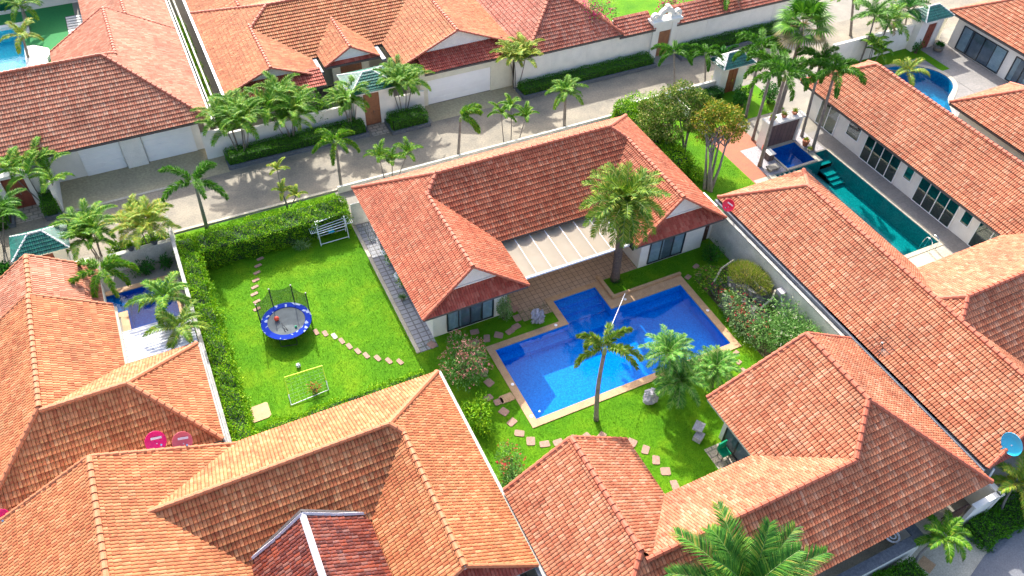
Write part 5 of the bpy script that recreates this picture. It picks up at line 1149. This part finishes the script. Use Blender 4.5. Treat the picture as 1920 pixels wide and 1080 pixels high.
o = thing('mesh_dish', 'dark wire mesh dish on the long right roof near the boundary wall', 'satellite dish', G(1655, 655, 4.2)); c = G(1655, 655, 4.0); m = MB(); nrm = Vector((-.3, .2, .9)).normalized(); a = nrm.cross(Vector((0, 1, 0))).normalized(); b_ = a.cross(nrm)
for k in range(12): t_ = math.pi*2*k/12; m.tube([c+(a*math.cos(t_)+b_*math.sin(t_))*q*.6+nrm*(.25*q*q) for q in (0, .35, .7, 1)], .008, 3, False)
for q in np.linspace(.15, 1, 8): m.tube([c+(a*math.cos(t_)+b_*math.sin(t_))*q*.6+nrm*.25*q*q for t_ in np.linspace(0, 6.2832, 25)], .006, 3, False)
m.obj('mesh_reflector', 'metal_dark', o); m = MB(); m.tube([c, c-Vector((0, 0, .6))], .025, 6); m.obj('mast', 'metal_dark', o); m = MB(); m.tube([c, c+nrm*.45], .012, 5); m.tube([c+nrm*.4, c+nrm*.52], .06, 8); m.obj('feed_horn', 'metal_dark', o)

# bottom right forecourt
o = thing('car_port_wall', 'low white wall with black coping beneath the lower right eaves', 'wall', (22, 6.6, 0))
m = MB(); m.box(19.0, 24.2, 6.35, 6.55, 0, 1.5); m.box(24.0, 24.2, 6.55, 8.0, 0, 1.5); m.obj('wall', 'white_paint', o); m = MB(); m.box(18.9, 24.35, 6.3, 6.75, 1.503, 1.6); m.box(23.85, 24.35, 6.75, 8.0, 1.503, 1.6); m.obj('coping', 'stone_kerb', o)
m = MB(); 
for a in np.linspace(0, 6.28, 2): pass
m.tube([(23.2+.3*math.cos(a), 7.15+.3*math.sin(a), 1.35) for a in np.linspace(0, 6.2832, 20)], .05, 6, False); m.tube([(23.2+.14*math.cos(a), 7.15+.14*math.sin(a), 1.36) for a in np.linspace(0, 6.2832, 16)], .03, 6, False); tag(m.obj('hose_reel', 'white_plastic', origin=(23.2, 7.15, 1.35)), 'coiled pale hose behind the black coping', 'hose')
o = thing('slatted_gate', 'dark brown slatted gate beside the pale forecourt', 'gate', (26.4, 6.75, 0))
for i in range(7): m = MB(); m.box(25.75+i*.2, 25.91+i*.2, 6.7, 6.76, .05, 1.85); m.obj('slat', 'wood_dark', o)
m = MB(); m.box(25.7, 27.18, 6.77, 6.82, .3, .4); m.box(25.7, 27.18, 6.77, 6.82, 1.5, 1.6); m.obj('crossbar', 'wood_dark', o)
wall('white garden wall behind the hedge bed at the lower right corner', 27.2, 28.7, 6.45, 6.6, 1.9, 'white_paint', .05)
wall('short return wall at the end of the long right roof', 28.72, 28.9, 6.4, 7.6, 1.9, 'white_paint', .05)
m = MB(); m.box(24.2, 25.35, 9.0, 9.1, 0, 2.2)
m = MB(); m.tube([(29.05, 7.4, 2.5), (29.05, 7.3, 1.6), (29.05, 7.25, .1)], .05, 8); tag(m.obj('downpipe', 'metal_white', origin=(28.9, 7.3, 0)), 'white downpipe at the end of the long right roof', 'downpipe')
o = thing('planter_kerb', 'dark curved kerb of the hedge bed at the lower right corner', 'planter', (28, 5.2, 0), 'dark stone planter kerbs'); m = MB(); m.prism([(26.95, 6.3), (27.8, 4.85), (33, 5.6), (33, 7.2), (29.0, 7.2), (29.0, 6.4)], 0, .16); m.obj('kerb', 'stone_kerb', o)
o = thing('tree_pit', 'square tree pit with pale soil in the forecourt', 'tree pit', (24.6, 5.6, 0)); m = MB(); m.rbox((24.55, 5.75), (.6, .6), .3, 0, .03); m.obj('frame', 'sandstone', o)
o = thing('trellis', 'white slatted fence panel at the end of the west slab path', 'fence', (8.9, 37.7, 0)); m = MB(); m.box(8.3, 9.4, 37.65, 37.72, 0, 1.7); m.obj('panel', 'old_wall', o)
for i, (x, z, lb) in enumerate(((-2.0, 39.0, 'upper'), (-2.9, 39.4, 'lower'))): pot(['dark box planter on the white planter wall, nearer the hedge', 'dark box planter on the white planter wall, nearer the palms'][i], ([-3.0, -4.3][i], 39.45), .2, .25, 'stone_kerb', 'leaf_hedge', 1.2, group='box planters on the wall')
m = MB(); m.tube([(16.75, 25.4, .12), (17.3, 24.0, 1.3)], .001, 3)
tag(MB().box(12.05, 12.3, 47.44, 47.52, 1.3, 1.5).obj('mail_slot', 'metal_dark', origin=(12.2, 47.5, 1.4)), 'small dark mail slot left of the brown double door', 'mail slot')
sp = MB(); sp.tube([G(1172, 550, 3.2), G(1146, 612, 3.3)], .018, 5); tag(sp.obj('palm_spear', 'white_plastic'), 'long dry pale frond stalk standing up from the poolside palm', 'frond')

# ------------------------------------------------------------------ palms
palm('full round date palm with thick trunk, between the canopy and the blue pool', (1153, 525), (1172, 378), 'date', 'leaf_date', r=(.26, .2), tmat='trunk_brown', name='date_palm', scale=1.3, seed=3, droop=1.05)
palm('lone slim palm at the lower edge of the blue pool with few drooping fronds', (1118, 787), (1133, 662), 'foxtail', 'leaf_date', r=(.13, .09), bend=-.12, nf=7, scale=.82, shaft=.35, seed=5, e=(1.4, .15), plume=1.2, name='foxtail_palm')
for lb, b, c_, s, sd in (('pygmy date palm leaning over the pool edge, topmost of the three', (1268, 745), (1255, 662), 1.0, 1), ('pygmy date palm at the lower left of the three by the pool', (1272, 760), (1275, 715), 1.05, 2), ('pygmy date palm at the right of the three by the pool', (1335, 725), (1342, 690), .95, 3)):
    palm(lb, b, c_, 'pygmy', 'leaf_pygmy', r=(.08, .07), tmat='trunk_brown', name='pygmy_palm', scale=s*1.3, nf=36, seed=sd, group='pygmy palms by the pool')
palm('huge foreground palm at the bottom edge whose fronds cover the peach roof', None, (1400, 1115), 'big', 'leaf_front', base=(13.4, 4.6), z=5.4, r=(.22, .16), seed=11, tmat='trunk_brown', scale=1.02)
palm('palm with five thick plumed fronds standing by the lane at the left', (388, 427), (367, 350), 'foxtail', 'leaf_foxtail', r=(.12, .08), nf=6, scale=.98, shaft=.3, seed=2, e=(1.2, .55), droop=1.9, name='foxtail_palm')
palm('yellowish palm by the lane above the hedge corner', (640, 352), (630, 272), 'foxtail', 'leaf_areca', r=(.1, .08), nf=8, scale=.72, seed=4, shaft=.3, name='foxtail_palm', plume=1.0)
palm('palm with fronds swept to the right in the middle of the lane', (859, 297), (863, 226), 'foxtail', 'leaf_areca', r=(.11, .08), nf=6, scale=.8, seed=6, shaft=.25, azr=[-.6, -.2, .3, -1.2, .8, -.9], name='foxtail_palm', plume=1.0)
palm('short spreading palm with reddish crownshaft on the lane, right of centre', (1058, 242), (1060, 172), 'feather', 'leaf_areca', r=(.12, .1), nf=14, scale=.72, seed=7, tmat='trunk_grey')
clump('pair of leafy palms behind the left ridge end of the main villa', [(G(725, 345), G(712, 295, 1.6)), (G(745, 345), G(765, 288, 1.7)), (G(735, 345), G(735, 300, 1.5))], 'leaf_areca', scale=.62, nf=8, seed=8, plume=.3)
clump('small bright yellow green palm at the edge of the lane above the hedge', [(G(540, 388), G(530, 362, 1.1)), (G(538, 388), G(520, 320, 2.2)), (G(545, 388), G(555, 368, 1.0))], 'leaf_yellow', scale=.5, nf=6, seed=9)
clump('clump of palms on the lane, left of the palm with reddish crownshaft', [(G(945, 268), G(940, 215, 1.9)), (G(958, 268), G(958, 200, 2.3)), (G(972, 266), G(985, 220, 1.7))], 'leaf_areca', scale=.62, nf=7, seed=10)
def street_clump(lb, px, w=.8, h=2.6, n=6, sc=.95, mat='leaf_areca', seed=0, nf=8, zb=.1, **kw):
    b = G(*px, zb); clump(lb, cane_stems(b, n, h, w, seed, zb), mat, scale=sc, nf=nf, seed=seed, group='areca clumps along the street wall', **kw)
street_clump('areca palm clump leftmost in the street hedge, beside the wide driveway', (455, 292), 1.2, 3.2, 8, 1.05, seed=21)
street_clump('areca palm clump in the street hedge, second from the wide driveway', (547, 265), 1.15, 3.2, 8, 1.05, seed=22)
street_clump('areca palm clump just left of the brown double door', (660, 243), .7, 2.6, 5, .9, seed=23)
street_clump('areca palm clump just right of the green roofed gateway', (757, 218), .9, 3.0, 6, .95, seed=24)
street_clump('yellow and orange tinged areca clump right of the single garage door', (967, 165), .8, 2.9, 6, .85, 'leaf_yellow', seed=25)
street_clump('areca palm clump with thin bare canes beside the far left door', (88, 378), 1.4, 2.7, 6, .9, seed=26, nf=5)
clump('bushy palms over the left edge by the green roofed gateway', cane_stems(G(0, 470), 7, 2.4, 1.3, 27), 'leaf_foxtail', scale=1.0, nf=7, seed=27)
clump('palm clump right of the left green gateway, beside the lane', cane_stems(G(185, 480), 5, 2.3, .9, 28), 'leaf_areca', scale=.95, nf=7, seed=28)
clump('yellow green palms at the lane corner above the navy pool', cane_stems(G(285, 470), 6, 2.3, .9, 29), 'leaf_yellow', scale=.95, nf=7, seed=29)
palm('broad bushy palm overhanging the roof corner and the navy pool', None, (188, 508), 'foxtail', 'leaf_areca', base=(-6.8, 38.2), z=3.4, nf=9, scale=.85, seed=30, e=(.9, .1), r=(.1, .07))
palm('leaning palm arching across the navy pool', None, (310, 560), 'feather', 'leaf_areca', base=(-2.5, 35.4), z=2.9, nf=10, scale=.85, seed=31, r=(.08, .06), bend=.2)
palm('palm with drooping fronds over the white metal roof', None, (338, 615), 'feather', 'leaf_date', base=(-2.4, 32.2), z=2.6, nf=8, scale=.8, seed=32, r=(.08, .06))
bush('dark shrub in the grey bed behind the navy pool', (-4.0, 38.6, 0), (.8, .4, .5), 'leaf_deep', 500, .2, seed=41, wide=.3, z0=0)
bush('small spiky shrub in the corner behind the navy pool', (-2.8, 38.7, 0), (.4, .35, .5), 'leaf_deep', 300, .25, seed=42, wide=.2)
# upper right cluster
palm('tall fan palm with dead brown skirt towering over the water wall', None, (1507, 45), 'date', 'leaf_foxtail', base=(39.4, 35.2), z=None, nf=2, scale=.01, seed=50, r=(.16, .12)) if False else None
def fan_palm(lb, base, cpx, R_=1.25, seed=0):
    b = Vector((*base, 0)); z = height(b, cpx); t = G(cpx[0], cpx[1], z); root = thing('fan_palm', lb, 'palm tree', b); m = MB(); trunk(m, b, t, .17, .12, .05, rings=.04); m.obj('trunk', 'trunk_grey', root, smooth=True)
    mb = MB(); rb = MB(); db = MB(); rr = random.Random(seed)
    for i in range(28):
        u = i/28; az = i*2.4; e = 1.35-2.0*u; L = 1.15*rr.uniform(.85, 1.15); d = Vector((math.cos(az)*math.cos(e), math.sin(az)*math.cos(e), math.sin(e))); h = t+d*L; rb.tube([t, t+d*L*.5+Vector((0, 0, .05)), h], [.02, .014, .01], 4)
        side = d.cross(Vector((0, 0, 1))).normalized(); up = side.cross(d); n = 20; tgt = mb if u < .8 else db
        th = np.linspace(-2.0, 2.0, n); dd = np.asarray(d)[None]*np.cos(th)[:, None]+np.asarray(side)[None]*np.sin(th)[:, None]+np.asarray(up)[None]*.12
        D1 = unit(dd); P = np.tile(np.asarray(h), (n, 1)); LL = R_*.42*(1-.12*np.abs(th))*rr.uniform(.9, 1.1); U = unit(np.cross(D1, np.asarray(up)[None]))
        M1 = P+D1*LL[:, None]; D2 = unit(D1+np.array([0, 0, -.7])); T2_ = M1+D2*(LL*.9)[:, None]; v = np.stack([P, M1-U*.06, T2_, M1+U*.06], 1).reshape(-1, 3); tgt.add(v, [(4*k, 4*k+1, 4*k+2, 4*k+3) for k in range(n)])
    c = mb.obj('crown', 'leaf_foxtail', root); rb.obj('leaf_stalk', 'straw', c); db.obj('dead_fronds', 'straw', root)
fan_palm('tall fan palm with dead brown skirt towering behind the water wall', (40.4, 36.2), (1507, 48), 1.7, 5)
FX = dict(kind='foxtail', mat='leaf_foxtail', name='foxtail_palm', shaft=.45, group='foxtail palms round the small pool')
palm('foxtail palm leftmost behind the small pool, before the hidden gateway', (1398, 220), (1425, 100), seed=51, nf=10, scale=.92, r=(.11, .09), **FX)
palm('foxtail palm between the pebbles and the red paving', (1411, 262), (1447, 132), seed=52, nf=10, scale=.9, r=(.11, .09), **FX)
palm('foxtail palm nearest to the camera at the pebble bed, with the longest bare trunk', (1424, 312), (1470, 150), seed=53, nf=10, scale=.95, r=(.14, .1), **FX)
palm('foxtail palm right of the water wall', (1503, 256), (1537, 125), seed=54, nf=10, scale=.9, r=(.11, .09), **FX)
palm('foxtail palm closest to the glazed house, fronds over its roof', (1523, 282), (1562, 148), seed=55, nf=10, scale=1.0, r=(.12, .09), **FX)
palm('thin tall street palm whose crown is cut by the top edge', (1351, 72), (1363, -8), 'feather', 'leaf_areca', r=(.1, .07), nf=9, scale=.75, seed=56)
palm('small palm on the far side of the lane left of the foxtails', (1265, 165), (1264, 100), 'foxtail', 'leaf_foxtail', r=(.08, .07), nf=7, scale=.8, seed=57, name='street_palm')
palm('second small palm in the row on the lane, bushy crown', (1322, 165), (1323, 103), 'foxtail', 'leaf_foxtail', r=(.08, .07), nf=8, scale=.72, seed=58, name='street_palm')
palm('third small palm in the row on the lane, darkest crown', (1340, 150), (1357, 105), 'foxtail', 'leaf_deep', r=(.07, .06), nf=8, scale=.62, seed=59, name='street_palm')
bush('yellow green strappy plant at the foot of the small lane palms', G(1346, 160), (.5, .4, .45), 'leaf_yellow', 260, .35, wide=.12, seed=60, stems=False)
palm('palm leaning over the white wall left of the upper right gateway', (1612, 118), (1640, 32), 'feather', 'leaf_foxtail', r=(.07, .06), nf=12, scale=.95, seed=61, bend=.1)
palm('palm with yellow hanging fronds by the upper right street wall', (1638, 105), (1668, 40), 'feather', 'leaf_areca', r=(.1, .08), nf=12, scale=.95, seed=62, skirt=5)
palm('dark feathery palm beside the upper right green gateway', (1690, 85), (1703, 18), 'feather', 'leaf_deep', r=(.09, .07), nf=13, scale=.95, seed=63)
palm('leafy palm at the very top between street and gateway', None, (1600, 0), 'feather', 'leaf_areca', base=(54.5, 43.8), z=3.4, nf=12, scale=.9, seed=64)
palm('low arching palm over the upper end of the kidney pool', None, (1702, 135), 'feather', 'leaf_yellow', base=(53.5, 38.2), z=1.8, nf=8, scale=.8, seed=65, r=(.06, .05))
clump('green cane palm in the corner by the upper right wall', cane_stems((52.4, 39.3), 4, 1.8, .6, 66), 'leaf_areca', scale=.7, nf=6, seed=66)
bush('small dark shrub beside the white dish planter on the shaded lawn', (57.6, 39.4, 0), (.4, .4, .6), 'leaf_deep', 300, .15, seed=67)
# far left
palm('palm standing in the white edge of the far left pool, nearer one', (55, 115), (42, 68), 'feather', 'leaf_yellow', r=(.12, .07), nf=8, scale=.8, seed=68)
palm('taller palm behind the far left pool against the glass house', (52, 55), (40, 10), 'feather', 'leaf_areca', r=(.2, .1), nf=11, scale=.85, seed=69)
# lower right
palm('small palm with curved trunk growing out of the forecourt tree pit', (1706, 1078), (1770, 1005), 'feather', 'leaf_areca', z=1.9, r=(.06, .05), nf=11, scale=.62, seed=70, bend=.25, baz=2.2)
palm('bright palm leaning over the hedge at the right edge', (1872, 978), (1908, 905), 'feather', 'leaf_yellow', z=1.9, r=(.06, .05), nf=12, scale=.78, seed=71, bend=.15, baz=1.5)

# ------------------------------------------------------------------ hedges
hedge('tall bright green hedge along the lane side of the trampoline lawn', -.9, 8.0, 37.35, 39.0, 1.5, 'leaf_hedge', 560, .10, rough=.16)
hedge('long bright hedge on the left side of the trampoline lawn', -1.85, -.9, 22.9, 39.0, 1.5, 'leaf_hedge', 560, .10, rough=.18, ragged=.1)
hedge('low leafy ground cover along the eaves of the bottom centre villa', -.7, 8.0, 22.75, 25.0, .38, 'leaf_hedge', 480, .10, rough=.14, ragged=.25)
hedge('clipped street hedge left of the brown double door', 2.6, 12.1, 46.4, 47.5, .85, 'leaf_clipped', 620, .07, rough=.06)
hedge('clipped square hedge right of the brown double door', 13.95, 16.55, 45.8, 47.1, .95, 'leaf_clipped', 620, .07, rough=.06)
hedge('long clipped hedge below the middle street wall', 24.45, 36.0, 46.2, 47.3, .75, 'leaf_clipped', 560, .07, rough=.06)
hedge('clipped hedge below the street wall right of the scrolled gateway', 38.9, 51, 46.2, 47.3, .75, 'leaf_clipped', 560, .07, rough=.06)
hedge('clipped cube hedge right of the far left red door', -8.75, -7.95, 45.75, 47.2, 1.1, 'leaf_clipped', 620, .07, rough=.05)
hedge('clipped hedge at the left picture edge by the lane', -13, -10.8, 45.8, 47.2, 1.0, 'leaf_clipped', 620, .07, rough=.05)
hedge('dense green hedge bed at the lower right corner', 27.4, 33, 5.15, 6.4, .6, 'leaf_clipped', 620, .09, rough=.12)
hedge('hedge below the low wall with black coping at the bottom edge', 20.2, 23.6, 4.6, 6.1, .9, 'leaf_clipped', 620, .09, rough=.1)
hedge('small clipped hedge inside the villa wall at the right gateway', 34.6, 38.4, 40.1, 41.0, .7, 'leaf_deep', 500, .08, rough=.06)
hedge('leafy hedge on the boundary wall beside the two bushy trees', 29.0, 30.6, 33.5, 41.0, 1.4, 'leaf_hedge', 380, .13, rough=.22, ragged=.15)
hedge('dark shrubbery behind the left villa at the picture edge', -14, -10.6, 36.8, 40.6, 1.6, 'leaf_deep', 420, .16, rough=.25)
hedge('planting of low bushes in the passage between the top villas', 2.75, 2.98, 52, 66, 1.2, 'leaf_hedge', 300, .12, rough=.12, core=False)
hedge('low hedge in a box along the top of the lane wall by the navy pool', -5.4, -2.3, 40.2, 40.8, .8, 'leaf_hedge', 420, .12, rough=.15)
bush('shrub growing in the side passage of the top centre villa', (3.4, 52.3, 0), (.35, 1.0, .9), 'leaf_hedge', 500, .18, seed=80)
bush('round dark shrub at the shaded wall corner above the blue pool', (27.2, 25.9, 0), (.8, .8, .7), 'leaf_deep', 1200, .10, seed=81)
bush('tall variegated shrub at the corner of the west wing', (13.6, 26.8, 0), (.45, .4, .95), 'leaf_pale', 1800, .09, lobes=9, seed=82)
bush('large oleander full of coral pink flowers at the corner of the salmon roof', (9.9, 24.0, 0), (1.25, 1.7, 1.5), 'leaf_oleander', 4200, .17, lobes=12, flower='petal_pink', fn=330, wide=.22, seed=83, fsize=.07)
bush('dark green lower shrub below the large oleander', (9.5, 21.3, 0), (.8, 1.5, .8), 'leaf_hedge', 2200, .14, lobes=9, seed=84, wide=.4)
bush('smaller oleander with sparse red flowers beside the narrow white wall', (9.6, 17.3, 0), (.9, 1.5, .85), 'leaf_oleander', 2800, .14, lobes=10, flower='petal_red', fn=90, wide=.25, seed=85)
bush('dense pale oleander mass below the grassy boulder', (26.7, 18.6, 0), (1.8, 2.0, 1.3), 'leaf_oleander', 8500, .21, lobes=16, flower='petal_white', fn=90, wide=.2, seed=86)
bush('loose flowering shrub with red blooms along the right pool edge', (25.5, 21.1, 0), (.9, 2.2, 1.0), 'leaf_pale', 4600, .12, lobes=12, flower='petal_red', fn=110, wide=.45, seed=87)
bush('yellowish shrub with a few magenta flowers left of the boulder', (25.7, 23.9, 0), (1.1, 1.3, .95), 'leaf_areca', 3200, .12, lobes=9, flower='petal_magenta', fn=30, wide=.45, seed=88)
bush('bougainvillea with magenta flowers hanging over the red tiles', (32.0, 49.3, 0), (1.9, 1.3, 2.7), 'leaf_oleander', 4200, .16, lobes=14, flower='petal_magenta', fn=200, wide=.5, seed=89, name='bougainvillea', fsize=.12)
bush('second bougainvillea behind the scrolled gateway', (39.6, 50.2, 0), (1.6, .9, 2.0), 'leaf_oleander', 2400, .16, lobes=10, flower='petal_magenta', fn=160, wide=.5, seed=90, name='bougainvillea', fsize=.12)
bush('round bush between the gateway and the left areca clump of the top villa', (9.6, 48.6, 0), (1.3, .8, 1.6), 'leaf_clipped', 2600, .12, lobes=9, seed=91)
bush('low leafy plants by the flagstones of the corner window', (19.0, 13.2, 0), (.7, .5, .3), 'leaf_hedge', 700, .12, seed=92, stems=False)
bush('wispy red leaved plant growing inside the football goal', (2.5, 26.2, 0), (.55, .45, .5), 'leaf_autumn', 240, .11, lobes=6, flower='petal_red', fn=14, seed=93, wide=.3)
bush('small grassy tuft at the foot of the tall hedge', (4.9, 37.0, 0), (.6, .35, .35), 'leaf_pale', 350, .3, wide=.1, seed=94, stems=False)
bush('green shrubs on the small lawn by the wall, under the two trees', (30.9, 33.0, 0), (.7, 1.2, .6), 'leaf_hedge', 1200, .13, seed=95)
bush('dark low plants between trunk and kerb under the date palm', (20.9, 26.6, 0), (.35, .35, .18), 'leaf_deep', 260, .16, wide=.15, seed=96, stems=False)
bush('added dark shrub standing in for shade on the lawn behind the water wall, nearer the hidden gateway', (39.2, 38.8, 0), (.9, .9, .8), 'leaf_deep', 1500, .14, seed=101)  # shrub added so its dark leaves stand in for shade on this lawn
bush('added dark shrub standing in for shade on the lawn behind the water wall, nearer the glazed villa', (41.3, 38.3, 0), (.9, 1.0, .9), 'leaf_deep', 1500, .14, seed=102)  # second added shrub, darkening the lawn in place of cast shade
# two trees of the neighbour garden
b1 = G(1278, 300); b2 = G(1328, 355)
def lobes_px(pts, r): return [(G(x, y, z), (k, k, k*.75)) for x, y, z, k in pts]
tree('bushy tree with olive and dark green crown on the neighbour lawn, left of the pair', (*b1[:2], 0), [(-.2, .2, G(1255, 235, 2.6)), (.15, 0, G(1275, 225, 2.8)), (0, -.2, G(1290, 240, 2.6)), (.3, .3, G(1300, 215, 3))],
     lobes_px([(1215, 225, 2.6, .75), (1235, 195, 3.3, .8), (1255, 178, 3.8, .7), (1280, 168, 4.1, .75), (1305, 180, 3.9, .7), (1325, 195, 3.6, .6), (1260, 210, 3.3, .8), (1230, 245, 2.2, .7), (1285, 205, 3.4, .8), (1262, 250, 2.4, .7), (1310, 215, 3.2, .6), (1245, 225, 2.9, .7), (1295, 235, 2.8, .5), (1210, 200, 2.7, .5)], 1), 'leaf_olive', 800, .17, seed=1)
tree('bushy tree with yellow and orange leaf tips and thick bundle of grey stems', (*b2[:2], 0), [(-.25, .1, G(1325, 275, 2.6)), (-.1, -.15, G(1335, 270, 2.6)), (.1, .15, G(1348, 270, 2.6)), (.25, 0, G(1360, 275, 2.5)), (.05, .3, G(1342, 262, 2.9)), (0, -.3, G(1330, 285, 2.4))],
     lobes_px([(1320, 225, 3.4, .8), (1345, 205, 4.0, .85), (1370, 215, 3.8, .8), (1385, 235, 3.2, .65), (1350, 235, 3.4, .95), (1325, 250, 2.8, .75), (1370, 250, 2.8, .7), (1335, 215, 3.7, .7)], 1), 'leaf_autumn', 800, .16, seed=2, tr=.1)
tree('dense green leafy tree tucked behind the ridge corner of the main villa', (29.9, 39.3, 0), [(0, 0, (30.2, 39.0, 2.0))], [((30.0, 39.8, 2.2), (.8, .8, .6)), ((30.9, 38.9, 2.5), (.9, .8, .7)), ((30.3, 37.9, 2.1), (.8, .8, .6)), ((31.4, 37.4, 2.3), (.7, .7, .6))], 'leaf_hedge', 600, .15, seed=3)
tree('round leafy bush tree over the cream wall at the far top right', (60.5, 44.5, 0), [(0, 0, (60.5, 44.5, 2))], [((60, 44.5, 2.6), (1.2, 1.2, 1)), ((61.5, 44, 2.4), (1, 1, .9))], 'leaf_areca', 600, .2, seed=4)
# grass
GH = [(11.7, 24.7, 19.5, 25.7), (16.3, 20.2, 24, 27.6), (14.0, 22.7, 26.9, 31), (9.4, 13.9, 27.0, 31), (-.85, .15, 25.55, 26.65)]
grass('short lawn grass round the trampoline', [(-.9, 8.15, 24.8, 39.7)], GH, 420, .05)
grass('short lawn grass round the blue pool', [(8.4, 27.5, 12.5, 27.05)], GH, 420, .05)
grass('short grass on the neighbour lawn under the two trees', [(30, 34.2, 29, 38)], [], 300, .05)

for o in list(C.objects):
    if o.parent is None and o.type in {'MESH', 'EMPTY'} and 'category' not in o: print('UNTAGGED', o.name)
